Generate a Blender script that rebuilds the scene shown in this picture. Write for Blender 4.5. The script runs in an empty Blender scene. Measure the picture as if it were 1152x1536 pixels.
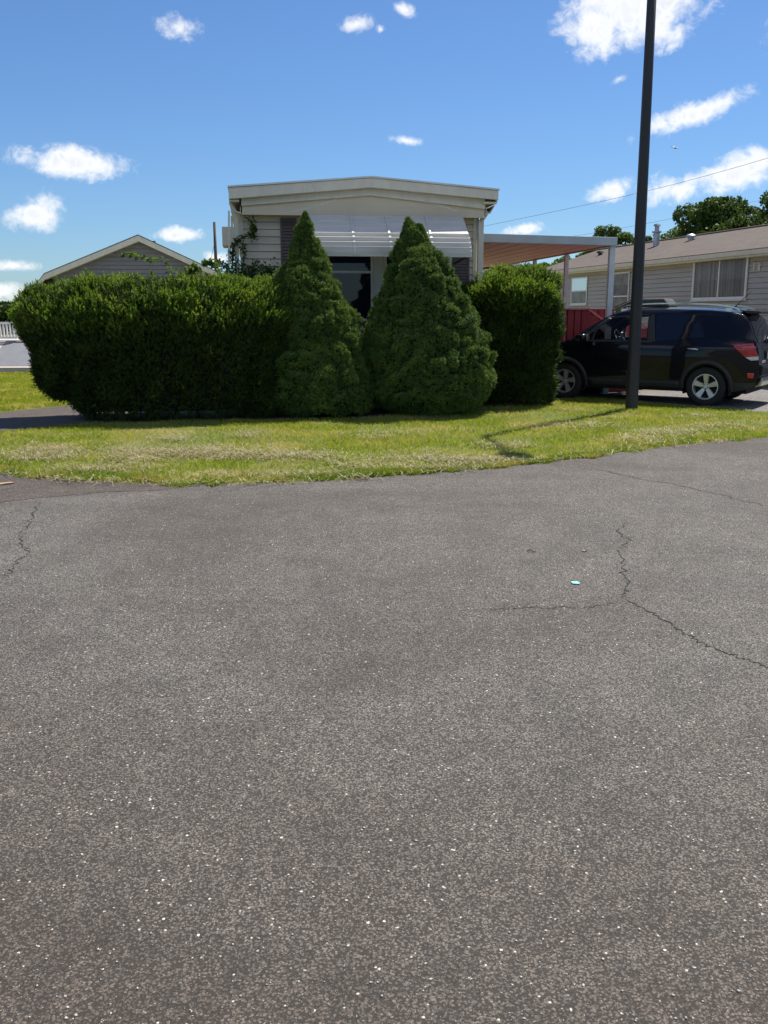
import bpy, bmesh, math, random
import numpy as np
from mathutils import Vector, Matrix
R = math.radians
random.seed(7); rng = np.random.default_rng(7)
SC = bpy.context.scene
COL = SC.collection

# ------------------------------------------------------------------ camera
EYE = 1.58; PITCH = R(12.095); F = 1400.0
cam_d = bpy.data.cameras.new('camera'); cam = bpy.data.objects.new('camera', cam_d); COL.objects.link(cam)
cam.location = (0, 0, EYE); cam.rotation_euler = (math.pi/2 - PITCH, 0, 0)
cam_d.sensor_fit = 'VERTICAL'; cam_d.sensor_height = 36.0; cam_d.lens = 36.0*F/1536.0
cam_d.clip_start = 0.05; cam_d.clip_end = 3000
SC.camera = cam

def ray(x, y):
    cx, cy = (x-576)/F, (768-y)/F
    return Vector((cx, math.cos(PITCH)+cy*math.sin(PITCH), -math.sin(PITCH)+cy*math.cos(PITCH)))
def ground(x, y, z=0.0):
    d = ray(x, y); t = (z-EYE)/d.z
    return Vector((d.x*t, d.y*t, z))
def at(x, y, Y):
    d = ray(x, y); t = Y/d.y
    return Vector((d.x*t, Y, EYE+d.z*t))

# ------------------------------------------------------------------ light
lamp_base = ground(947, 614); sh_tip = ground(731, 656)
sv = lamp_base - sh_tip                      # horizontal direction towards the sun
SUN_EL = R(60.0); LAMP_H = sv.length*math.tan(SUN_EL)
SUN_AZ = math.atan2(sv.x, sv.y)              # clockwise from +Y
to_sun = Vector((math.sin(SUN_AZ)*math.cos(SUN_EL), math.cos(SUN_AZ)*math.cos(SUN_EL), math.sin(SUN_EL)))
sd = bpy.data.lights.new('sun', 'SUN'); sd.energy = 4.8; sd.angle = R(0.53); sd.color = (1.0, 0.94, 0.84)
so = bpy.data.objects.new('sun', sd); COL.objects.link(so)
so.rotation_euler = to_sun.to_track_quat('Z', 'Y').to_euler()
SC.view_settings.view_transform = 'Standard'; SC.view_settings.look = 'None'
SC.view_settings.exposure = 0.6; SC.view_settings.gamma = 1.0

# ------------------------------------------------------------------ node helpers
class NT:
    def __init__(s, tree): s.t = tree; s.n = tree.nodes; s.l = tree.links
    def new(s, typ, **kw):
        n = s.n.new(typ)
        for k, v in kw.items(): setattr(n, k, v)
        return n
    def link(s, a, b): s.l.new(a, b)
    def put(s, sock, v):
        if v is None: return
        if hasattr(v, 'is_output') or isinstance(v, bpy.types.NodeSocket): s.l.new(v, sock)
        else: sock.default_value = v
    def math(s, op, a, b=None, c=None, clamp=False):
        n = s.new('ShaderNodeMath', operation=op, use_clamp=clamp)
        s.put(n.inputs[0], a); s.put(n.inputs[1], b)
        if c is not None: s.put(n.inputs[2], c)
        return n.outputs[0]
    def vmath(s, op, a, b=None):
        n = s.new('ShaderNodeVectorMath', operation=op)
        s.put(n.inputs[0], a); s.put(n.inputs[1], b)
        return n.outputs['Value'] if op in ('DOT_PRODUCT', 'LENGTH') else n.outputs[0]
    def mix(s, f, a, b, mode='MIX'):
        n = s.new('ShaderNodeMix', data_type='RGBA', blend_type=mode, clamp_factor=True)
        s.put(n.inputs[0], f)
        for i, v in ((6, a), (7, b)):
            if isinstance(v, tuple) and len(v) == 3: v = (*v, 1)
            s.put(n.inputs[i], v)
        return n.outputs[2]
    def ramp(s, f, lo, hi):
        n = s.new('ShaderNodeMapRange', interpolation_type='SMOOTHSTEP')
        s.put(n.inputs[0], f); n.inputs[1].default_value = lo; n.inputs[2].default_value = hi
        return n.outputs[0]
    def noise(s, vec, scale, detail=4, rough=0.55, dist=0.0):
        n = s.new('ShaderNodeTexNoise'); s.put(n.inputs['Vector'], vec)
        n.inputs['Scale'].default_value = scale; n.inputs['Detail'].default_value = detail
        n.inputs['Roughness'].default_value = rough; n.inputs['Distortion'].default_value = dist
        return n
    def voro(s, vec, scale, feature='F1'):
        n = s.new('ShaderNodeTexVoronoi', feature=feature); s.put(n.inputs['Vector'], vec)
        n.inputs['Scale'].default_value = scale
        return n

# ------------------------------------------------------------------ world: physical sky with fair weather clouds
W = bpy.data.worlds.new('World'); SC.world = W; W.use_nodes = True
w = NT(W.node_tree); w.n.clear()
sky = w.new('ShaderNodeTexSky', sky_type='NISHITA'); sky.sun_disc = False
sky.sun_elevation = SUN_EL; sky.sun_rotation = SUN_AZ
sky.air_density = 1.0; sky.dust_density = 0.25; sky.ozone_density = 2.2
geo = w.new('ShaderNodeTexCoord'); dirn = geo.outputs['Generated']
nz = w.noise(dirn, 26, 8, 0.62, 0.3); nz2 = w.noise(dirn, 70, 6, 0.6, 0.8)
nfine = w.math('ADD', w.math('MULTIPLY', w.math('SUBTRACT', nz.outputs[0], 0.5), 1.0),
               w.math('MULTIPLY', w.math('SUBTRACT', nz2.outputs[0], 0.5), 0.55))
# clouds: picture bearing of the centre, half width, half height, tilt (deg), solidity, wispiness
CL = [(118,243,80,21,3,1.05), (50,319,37,27,-8,1.0), (265,40,38,26,0,0.72), (535,36,32,16,-5,0.75),
      (607,14,30,15,10,0.6), (571,44,14,11,0,0.6), (958,-2,88,54,-6,1.1), (896,38,40,38,0,1.05),
      (1040,170,95,19,-16,0.85), (918,284,42,19,-18,0.8), (1015,284,52,26,0,0.95), (1112,258,85,26,-16,1.0),
      (786,344,34,12,-8,0.9), (610,211,32,10,8,0.66), (270,352,56,13,-3,0.85), (18,399,32,11,0,0.9),
      (5,437,42,20,0,0.9), (325,388,26,14,0,0.9), (1230,330,60,20,0,0.8), 
      (930,118,22,10,-25,0.55), (700,-190,160,60,5,1.0), (1420,60,150,70,0,1.0)]
CD = []
for (px, py, a, b, tilt, sol) in CL:
    k = F/ray(px, py).length; CD.append((ray(px, py).normalized(), a/k, b/k, tilt, sol))
# unseen clouds added behind and beside the camera for neutral fill: bearing, elevation, half sizes (radians)
for az, el, a, b, sol in ((178,32,.42,.20,1.1),(140,24,.34,.15,1.0),(222,22,.38,.16,1.05),(100,35,.30,.16,1.0),(262,38,.34,.18,1.0),(195,60,.40,.26,1.0),(120,58,.24,.16,.9)):
    CD.append((Vector((math.sin(R(az))*math.cos(R(el)), math.cos(R(az))*math.cos(R(el)), math.sin(R(el)))), a, b, 0, sol))
dens = None
for (c, a, b, tilt, sol) in CD:
    rx = c.cross(Vector((0,0,1))).normalized(); up = rx.cross(c)
    ct, st = math.cos(R(-tilt)), math.sin(R(-tilt))
    r2 = rx*ct+up*st; u2 = up*ct-rx*st
    dx = w.vmath('DOT_PRODUCT', dirn, tuple(r2/a))
    dy = w.vmath('DOT_PRODUCT', dirn, tuple(u2/b))
    rr = w.math('SQRT', w.math('ADD', w.math('MULTIPLY', dx, dx), w.math('MULTIPLY', dy, dy)))
    front = w.math('GREATER_THAN', w.vmath('DOT_PRODUCT', dirn, tuple(c)), 0.5)
    q = w.math('ADD', w.math('SUBTRACT', sol*0.8, w.math('MULTIPLY', rr, 0.8)), w.math('MULTIPLY', nfine, 1.35))
    q = w.math('SUBTRACT', q, w.math('MULTIPLY', w.math('MAXIMUM', w.math('SUBTRACT', rr, 1.15), 0.0), 3.0))
    q = w.math('MULTIPLY', q, front)
    dens = q if dens is None else w.math('MAXIMUM', dens, q)
m = w.ramp(dens, 0.02, 0.60)
thick = w.ramp(dens, 0.35, 1.05)
detail = w.ramp(nz2.outputs[0], 0.35, 0.65)
ccol = w.mix(w.math('MULTIPLY', thick, w.math('ADD', 0.25, w.math('MULTIPLY', detail, 0.5))), (10.4, 10.5, 10.7), (7.2, 7.6, 8.3))
skyc = w.mix(1.0, sky.outputs[0], (0.60, 0.83, 1.12), 'MULTIPLY')
out = w.mix(w.math('MULTIPLY', m, 0.95), skyc, ccol)
bg = w.new('ShaderNodeBackground'); bg.inputs[1].default_value = 0.068
w.link(out, bg.inputs[0]); wo = w.new('ShaderNodeOutputWorld'); w.link(bg.outputs[0], wo.inputs[0])

# ------------------------------------------------------------------ materials
def newmat(name):
    m = bpy.data.materials.new(name); m.use_nodes = True
    t = NT(m.node_tree); b = t.n['Principled BSDF']
    return m, t, b
def pmat(name, c1, c2=None, scale=6, rough=0.6, bump=0.0, bscale=40, metal=0.0, spec=0.5, stretch=None, coat=0.0, dirt=None):
    m, t, b = newmat(name)
    tc = t.new('ShaderNodeTexCoord').outputs['Object']
    if stretch:
        mp = t.new('ShaderNodeMapping'); t.link(tc, mp.inputs[0]); mp.inputs['Scale'].default_value = stretch; tc = mp.outputs[0]
    c2 = c2 or tuple(v*0.82 for v in c1)
    n = t.noise(tc, scale, 6, 0.6)
    col = t.mix(t.ramp(n.outputs[0], 0.32, 0.68), c1, c2)
    if dirt:
        n3 = t.noise(tc, scale*0.35, 8, 0.7, 0.6)
        col = t.mix(t.math('MULTIPLY', t.ramp(n3.outputs[0], 0.52, 0.72), 0.6), col, dirt)
    t.link(col, b.inputs['Base Color'])
    b.inputs['Metallic'].default_value = metal
    b.inputs['Specular IOR Level'].default_value = spec
    rn = t.math('ADD', rough-0.07, t.math('MULTIPLY', n.outputs[0], 0.14)); t.link(rn, b.inputs['Roughness'])
    if coat: b.inputs['Coat Weight'].default_value = coat; b.inputs['Coat Roughness'].default_value = 0.04
    if bump:
        n2 = t.noise(tc, bscale, 4, 0.6); bp = t.new('ShaderNodeBump'); bp.inputs['Strength'].default_value = bump
        bp.inputs['Distance'].default_value = 0.01; t.link(n2.outputs[0], bp.inputs['Height']); t.link(bp.outputs[0], b.inputs['Normal'])
    return m
def leafmat(name, c1, c2, c3=None, trans=0.3, nscale=2.5, rough=0.6):
    m, t, b = newmat(name)
    g = t.new('ShaderNodeNewGeometry'); tc = t.new('ShaderNodeTexCoord').outputs['Object']
    col = t.mix(g.outputs['Random Per Island'], c1, c2)
    if c3:
        n = t.noise(tc, nscale, 5, 0.6); col = t.mix(t.ramp(n.outputs[0], 0.45, 0.65), col, c3)
    t.link(col, b.inputs['Base Color']); b.inputs['Roughness'].default_value = rough
    b.inputs['Specular IOR Level'].default_value = 0.25
    tr = t.new('ShaderNodeBsdfTranslucent'); t.link(t.mix(1.0, col, (1.3, 1.35, 0.6), 'MULTIPLY'), tr.inputs[0])
    mx = t.new('ShaderNodeMixShader'); mx.inputs[0].default_value = trans
    t.link(b.outputs[0], mx.inputs[1]); t.link(tr.outputs[0], mx.inputs[2])
    t.link(mx.outputs[0], t.n['Material Output'].inputs[0])
    return m
def glassmat(name, tint=(0.02,0.025,0.03), see=0.0, rough=0.02, spec=0.5):
    m, t, b = newmat(name)
    b.inputs['Base Color'].default_value = (*tint, 1); b.inputs['Roughness'].default_value = rough
    b.inputs['Specular IOR Level'].default_value = spec
    if see:
        tr = t.new('ShaderNodeBsdfTransparent'); tr.inputs[0].default_value = (see, see*1.02, see, 1)
        gl = t.new('ShaderNodeBsdfGlossy'); gl.inputs['Roughness'].default_value = rough
        fr = t.new('ShaderNodeFresnel'); fr.inputs[0].default_value = 1.32
        mx = t.new('ShaderNodeMixShader'); t.link(fr.outputs[0], mx.inputs[0])
        t.link(tr.outputs[0], mx.inputs[1]); t.link(gl.outputs[0], mx.inputs[2])
        t.link(mx.outputs[0], t.n['Material Output'].inputs[0])
    return m

def asphalt(name, base, brown, stones=1.0, near_brown=False):
    m, t, b = newmat(name)
    tc = t.new('ShaderNodeTexCoord').outputs['Object']
    wob = t.noise(tc, 120, 3, 0.6)
    wv = t.vmath('ADD', tc, t.vmath('MULTIPLY', t.vmath('SUBTRACT', wob.outputs['Color'], (0.5,0.5,0.5)), (0.011,0.011,0.011)))
    v1 = t.voro(wv, 125); v2 = t.voro(wv, 270); v3 = t.voro(wv, 48); v4 = t.voro(wv, 88)
    s1 = t.new('ShaderNodeSeparateColor'); t.link(v1.outputs['Color'], s1.inputs[0])
    s2 = t.new('ShaderNodeSeparateColor'); t.link(v2.outputs['Color'], s2.inputs[0])
    s3 = t.new('ShaderNodeSeparateColor'); t.link(v3.outputs['Color'], s3.inputs[0])
    s4 = t.new('ShaderNodeSeparateColor'); t.link(v4.outputs['Color'], s4.inputs[0])
    big = t.noise(tc, 0.28, 6, 0.6, 0.8); mid = t.noise(tc, 2.2, 5, 0.6); mid2 = t.noise(tc, 9, 4, 0.65)
    bf = t.ramp(big.outputs[0], 0.42, 0.64)
    if near_brown:   # browner towards the camera; the boundary wanders with the noise
        sx = t.new('ShaderNodeSeparateXYZ'); t.link(tc, sx.inputs[0])
        yy_ = t.math('ADD', sx.outputs[1], t.math('MULTIPLY', t.math('SUBTRACT', big.outputs[0], 0.5), 5.0))
        yy_ = t.math('ADD', yy_, t.math('MULTIPLY', sx.outputs[0], 0.25))
        bf = t.math('MAXIMUM', t.math('MULTIPLY', bf, 0.6), t.math('SUBTRACT', 1.0, t.ramp(yy_, 1.2, 4.2)))
    col = t.mix(bf, base, brown)
    col = t.mix(1.0, col, t.mix(t.ramp(mid.outputs[0], 0.3, 0.7), (0.86,0.86,0.86), (1.12,1.12,1.12)), 'MULTIPLY')
    col = t.mix(1.0, col, t.mix(t.ramp(mid2.outputs[0], 0.3, 0.7), (0.90,0.90,0.90), (1.1,1.1,1.1)), 'MULTIPLY')
    # individual stones in the binder
    g1 = t.math('ADD', 0.74, t.math('MULTIPLY', t.math('POWER', s1.outputs[0], 1.6), 0.62))
    cell = t.new('ShaderNodeCombineColor')
    for i in range(3): t.link(g1, cell.inputs[i])
    col = t.mix(0.9, col, cell.outputs[0], 'MULTIPLY')
    g2 = t.math('ADD', 0.36, t.math('MULTIPLY', s2.outputs[1], 1.28))
    cell2 = t.new('ShaderNodeCombineColor')
    for i in range(3): t.link(g2, cell2.inputs[i])
    col = t.mix(0.8, col, cell2.outputs[0], 'MULTIPLY')
    # tan stones, and shade between the stones painted into the colour
    tan = t.math('MULTIPLY', t.math('GREATER_THAN', s1.outputs[1], 0.955), t.math('LESS_THAN', v1.outputs['Distance'], 0.42))
    col = t.mix(t.math('MULTIPLY', tan, 0.55), col, tuple(v*2.6 for v in brown))
    gap_shade = t.math('GREATER_THAN', v1.outputs['Distance'], 0.50)
    col = t.mix(t.math('MULTIPLY', gap_shade, 0.8), col, tuple(v*0.18 for v in base))
    # worn pale quartz chips of several sizes
    wn = t.noise(tc, 160, 2, 0.5)
    def chips(vn, sn, th, rad, amt):
        d = t.math('ADD', vn.outputs['Distance'], t.math('MULTIPLY', t.math('SUBTRACT', wn.outputs[0], 0.5), 0.35))
        return t.math('MULTIPLY', t.math('MULTIPLY', t.math('GREATER_THAN', sn.outputs[0], th), t.math('LESS_THAN', d, t.math('ADD', rad*0.4, t.math('MULTIPLY', sn.outputs[2], rad*0.6)))), amt)
    wh = t.math('MAXIMUM', chips(v3, s3, 0.978, 0.31, 0.85*stones), chips(v4, s4, 0.975, 0.36, 0.65*stones))
    wh = t.math('MAXIMUM', wh, chips(v2, s2, 0.990, 0.62, 0.45*stones))
    col = t.mix(wh, col, (0.70, 0.66, 0.59))
    t.link(col, b.inputs['Base Color']); b.inputs['Roughness'].default_value = 0.82; b.inputs['Specular IOR Level'].default_value = 0.25
    h = t.math('SUBTRACT', t.math('MULTIPLY', s1.outputs[2], 0.6), v1.outputs['Distance'])
    h = t.math('SUBTRACT', h, t.math('MULTIPLY', v2.outputs['Distance'], 0.5))
    bp = t.new('ShaderNodeBump'); bp.inputs['Strength'].default_value = 0.55; bp.inputs['Distance'].default_value = 0.004
    t.link(h, bp.inputs['Height']); t.link(bp.outputs[0], b.inputs['Normal'])
    return m

def lawnmat(name):
    m, t, b = newmat(name)
    tc = t.new('ShaderNodeTexCoord').outputs['Object']
    n = t.noise(tc, 0.9, 6, 0.6, 0.4); n2 = t.noise(tc, 40, 4, 0.7)
    col = t.mix(t.ramp(n.outputs[0], 0.42, 0.66), (0.12, 0.15, 0.028), (0.25, 0.21, 0.09))
    col = t.mix(1.0, col, t.mix(n2.outputs[0], (0.4,0.4,0.4), (1.4,1.4,1.4)), 'MULTIPLY')
    t.link(col, b.inputs['Base Color']); b.inputs['Roughness'].default_value = 0.9
    bp = t.new('ShaderNodeBump'); bp.inputs['Strength'].default_value = 0.8; bp.inputs['Distance'].default_value = 0.03
    t.link(n2.outputs[0], bp.inputs['Height']); t.link(bp.outputs[0], b.inputs['Normal'])
    return m
def shingle(name, c1, c2):
    m, t, b = newmat(name)
    tc = t.new('ShaderNodeTexCoord').outputs['Object']
    br = t.new('ShaderNodeTexBrick'); t.link(tc, br.inputs[0]); br.inputs['Scale'].default_value = 1.0
    br.inputs['Brick Width'].default_value = 0.32; br.inputs['Row Height'].default_value = 0.14; br.inputs['Mortar Size'].default_value = 0.008
    br.inputs['Color1'].default_value = (*c1,1); br.inputs['Color2'].default_value = (*c2,1); br.inputs['Mortar'].default_value = (*[v*0.5 for v in c1],1)
    n = t.noise(tc, 30, 4, 0.7); n2 = t.noise(tc, 0.8, 5, 0.6)
    col = t.mix(1.0, br.outputs[0], t.mix(n.outputs[0], (0.7,0.7,0.7), (1.3,1.3,1.3)), 'MULTIPLY')
    col = t.mix(1.0, col, t.mix(n2.outputs[0], (0.75,0.75,0.75), (1.2,1.2,1.2)), 'MULTIPLY')
    t.link(col, b.inputs['Base Color']); b.inputs['Roughness'].default_value = 0.9
    return m

M = {}
M['road'] = asphalt('road_asphalt', (0.166,0.152,0.136), (0.096,0.079,0.065), near_brown=True)
M['apron'] = asphalt('old_asphalt', (0.132,0.108,0.092), (0.115,0.098,0.085), 0.6)
M['drive'] = asphalt('drive_asphalt', (0.26,0.245,0.24), (0.24,0.22,0.21), 0.4)
M['crack'] = pmat('crack_dirt', (0.012,0.011,0.010), (0.03,0.027,0.024), 60, 0.95)
M['lawn'] = lawnmat('lawn_soil')
M['grass'] = leafmat('grass_blades', (0.19,0.255,0.024), (0.37,0.40,0.06), (0.45,0.41,0.13), 0.4, 1.1)
M['grass_lush'] = leafmat('grass_lush', (0.12,0.20,0.020), (0.25,0.32,0.05), (0.40,0.35,0.13), 0.4, 2.0)
M['hay'] = leafmat('dry_clippings', (0.34,0.29,0.16), (0.24,0.21,0.10), (0.44,0.39,0.25), 0.2, 8)
M['yew'] = leafmat('yew_needles', (0.022,0.045,0.010), (0.050,0.085,0.015), (0.060,0.095,0.016), 0.2, 3)
M['yew_tip'] = leafmat('yew_new_growth', (0.08,0.15,0.020), (0.17,0.25,0.034), (0.21,0.275,0.045), 0.4, 3)
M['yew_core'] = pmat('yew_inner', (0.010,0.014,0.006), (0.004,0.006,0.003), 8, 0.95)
M['spruce'] = leafmat('spruce_needles', (0.062,0.122,0.034), (0.14,0.215,0.048), (0.18,0.25,0.052), 0.16, 4)
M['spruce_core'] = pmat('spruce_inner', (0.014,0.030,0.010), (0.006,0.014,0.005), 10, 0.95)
M['bark'] = pmat('bark', (0.09,0.065,0.045), (0.04,0.03,0.022), 12, 0.95, 0.6, 30)
M['leaf_a'] = leafmat('leaf_dark', (0.040,0.075,0.018), (0.085,0.13,0.03), None, 0.25)
M['leaf_b'] = leafmat('leaf_light', (0.07,0.12,0.025), (0.14,0.20,0.045), None, 0.35)
M['vine'] = leafmat('vine_leaf', (0.04,0.085,0.016), (0.10,0.16,0.03), None, 0.3)
M['siding'] = pmat('cream_siding', (0.72,0.62,0.48), (0.64,0.55,0.42), 3, 0.55, 0.1, 60, stretch=(0.3,1,3), dirt=(0.48,0.40,0.30))
M['gable'] = pmat('gable_panel', (0.76,0.645,0.475), (0.69,0.585,0.43), 1.5, 0.5, dirt=(0.60,0.52,0.40))
M['trim'] = pmat('painted_trim', (0.80,0.735,0.61), (0.73,0.665,0.55), 4, 0.45, dirt=(0.50,0.44,0.34), stretch=(2.2,2.2,0.5))
M['white'] = pmat('white_vinyl', (0.86,0.845,0.81), (0.80,0.785,0.75), 5, 0.4)
M['alu'] = pmat('awning_enamel', (0.68,0.645,0.59), (0.58,0.55,0.50), 8, 0.38, stretch=(0.3,1,3), spec=0.6)
M['roofw'] = pmat('white_roof_coat', (0.78,0.78,0.77), (0.66,0.66,0.64), 2, 0.6)
M['shutter'] = pmat('brown_shutter', (0.15,0.11,0.10), (0.11,0.08,0.072), 8, 0.5)
M['pane'] = glassmat('dark_window_glass', (0.010,0.012,0.022), 0, 0.015)
M['screen'] = pmat('window_screen', (0.035,0.037,0.05), (0.025,0.027,0.04), 20, 0.7)
M['curtain'] = pmat('curtain', (0.48,0.47,0.45), (0.28,0.28,0.28), 1.0, 0.9, stretch=(14,14,0.3))
M['blind'] = pmat('blind', (0.42,0.43,0.42), (0.26,0.27,0.27), 3, 0.8)
M['clear'] = glassmat('clear_glass', see=0.92)
M['tint'] = glassmat('tinted_glass', see=0.5)
M['fascia_blue'] = pmat('carport_fascia', (0.50,0.55,0.58), (0.43,0.47,0.50), 3, 0.4)
M['soffit'] = pmat('ceiling_painted_bounce', (0.62,0.29,0.48), (0.54,0.25,0.42), 1.5, 0.5, stretch=(6,0.2,1))  # white ceiling and annex, red deck bounce put into the colour
M['red'] = pmat('red_stain', (0.32,0.024,0.028), (0.20,0.016,0.020), 4, 0.6, 0.3, 40, stretch=(3,3,0.3))
M['red_sunlit'] = pmat('sunlit_red_rail', (0.56,0.22,0.20), (0.40,0.11,0.11), 9, 0.65)  # red stain with the sunlit pink of the rail tops painted in
M['post'] = pmat('post_white', (0.68,0.69,0.70), (0.58,0.59,0.60), 6, 0.45)
M['sidingR'] = pmat('tan_vinyl_siding', (0.49,0.46,0.41), (0.44,0.41,0.365), 2, 0.6, stretch=(0.4,1,3))
M['sidingL'] = pmat('grey_vinyl_siding', (0.235,0.22,0.222), (0.205,0.193,0.195), 2, 0.6, stretch=(0.4,1,3))
M['sidingF'] = pmat('pale_siding', (0.60,0.60,0.60), (0.52,0.52,0.52), 2, 0.6)
M['roofR'] = shingle('brown_shingles', (0.108,0.082,0.064), (0.084,0.064,0.051))
M['roofL'] = shingle('grey_shingles', (0.13,0.125,0.12), (0.09,0.088,0.085))
M['galv'] = pmat('galvanised_pipe', (0.42,0.44,0.46), (0.30,0.31,0.33), 10, 0.45, metal=0.7)
M['lamp'] = pmat('lamp_black', (0.016,0.016,0.018), (0.028,0.027,0.027), 3, 0.5, 0.25, 50, stretch=(1,1,0.2))
M['paint'] = pmat('car_paint', (0.0025,0.0032,0.007), (0.0032,0.004,0.009), 2, 0.3, spec=0.1, coat=0.55)
M['plastic'] = pmat('black_plastic', (0.018,0.018,0.019), (0.024,0.024,0.025), 30, 0.6, 0.1, 200)
M['rubber'] = pmat('tyre_rubber', (0.012,0.012,0.012), (0.02,0.019,0.018), 20, 0.85, 0.2, 80)
M['alloy'] = pmat('alloy_wheel', (0.60,0.59,0.56), (0.50,0.49,0.47), 12, 0.35, metal=0.6)
M['chrome'] = pmat('silver_trim', (0.62,0.63,0.64), (0.55,0.56,0.57), 12, 0.2, metal=1.0)
M['lensred'] = pmat('red_lens', (0.50,0.010,0.018), (0.34,0.006,0.012), 12, 0.12, coat=1.0)
M['lensclear'] = pmat('clear_lens', (0.62,0.62,0.60), (0.45,0.45,0.45), 16, 0.15, coat=1.0)
M['cloth'] = pmat('grey_cover_cloth', (0.085,0.08,0.075), (0.06,0.057,0.053), 12, 0.9, 0.3, 60)
M['seat'] = pmat('car_seat', (0.05,0.05,0.05), None, 12, 0.9)
M['concrete'] = pmat('beige_concrete', (0.52,0.46,0.40), (0.44,0.385,0.33), 3, 0.85)
M['shaded_ramp'] = pmat('ramp_painted_shade', (0.17,0.175,0.195), (0.15,0.155,0.17), 3, 0.8)  # concrete ramp, its shade put into the blue-grey tone
M['dark'] = pmat('dark_opening', (0.012,0.012,0.014), None, 3, 0.9)
M['cable'] = pmat('cable', (0.10,0.10,0.11), None, 3, 0.6)
M['wood'] = pmat('weathered_pole', (0.13,0.105,0.085), (0.09,0.07,0.06), 5, 0.9, stretch=(5,5,0.4))
M['cyan'] = pmat('cyan_paper', (0.18,0.66,0.68), (0.30,0.74,0.74), 30, 0.6)
M['deadleaf'] = pmat('dead_leaf', (0.38,0.27,0.16), (0.26,0.17,0.09), 20, 0.8)
M['mulch'] = pmat('mulch', (0.05,0.038,0.028), (0.10,0.08,0.055), 14, 0.95, 0.8, 40)

# ------------------------------------------------------------------ object helpers
def tag(o, label=None, cat=None, group=None, kind=None):
    if label: o['label'] = label
    if cat: o['category'] = cat
    if group: o['group'] = group
    if kind: o['kind'] = kind
    return o
def thing(name, label, cat, loc=(0,0,0), rz=0.0, group=None):
    o = bpy.data.objects.new(name, None); COL.objects.link(o); o.empty_display_size = 0.3
    o.location = loc; o.rotation_euler = (0,0,rz)
    return tag(o, label, cat, group)
def obj(name, me, mats, parent=None, smooth=False):
    o = bpy.data.objects.new(name, me); COL.objects.link(o)
    for mm in (mats if isinstance(mats, (list, tuple)) else [mats]): me.materials.append(M[mm] if isinstance(mm, str) else mm)
    if parent: o.parent = parent
    if smooth: me.polygons.foreach_set('use_smooth', [True]*len(me.polygons))
    return o
def me_np(name, V, Fc, mi=None):
    V = np.asarray(V, dtype=np.float32).reshape(-1,3); Fc = np.asarray(Fc, dtype=np.int32); k = Fc.shape[1]
    me = bpy.data.meshes.new(name)
    me.vertices.add(len(V)); me.vertices.foreach_set('co', V.ravel())
    me.loops.add(Fc.size); me.loops.foreach_set('vertex_index', Fc.ravel())
    me.polygons.add(len(Fc)); me.polygons.foreach_set('loop_start', np.arange(len(Fc), dtype=np.int32)*k)
    me.polygons.foreach_set('loop_total', np.full(len(Fc), k, dtype=np.int32))
    if mi is not None: me.polygons.foreach_set('material_index', np.asarray(mi, dtype=np.int32))
    me.update(calc_edges=True); me.validate(); return me
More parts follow.
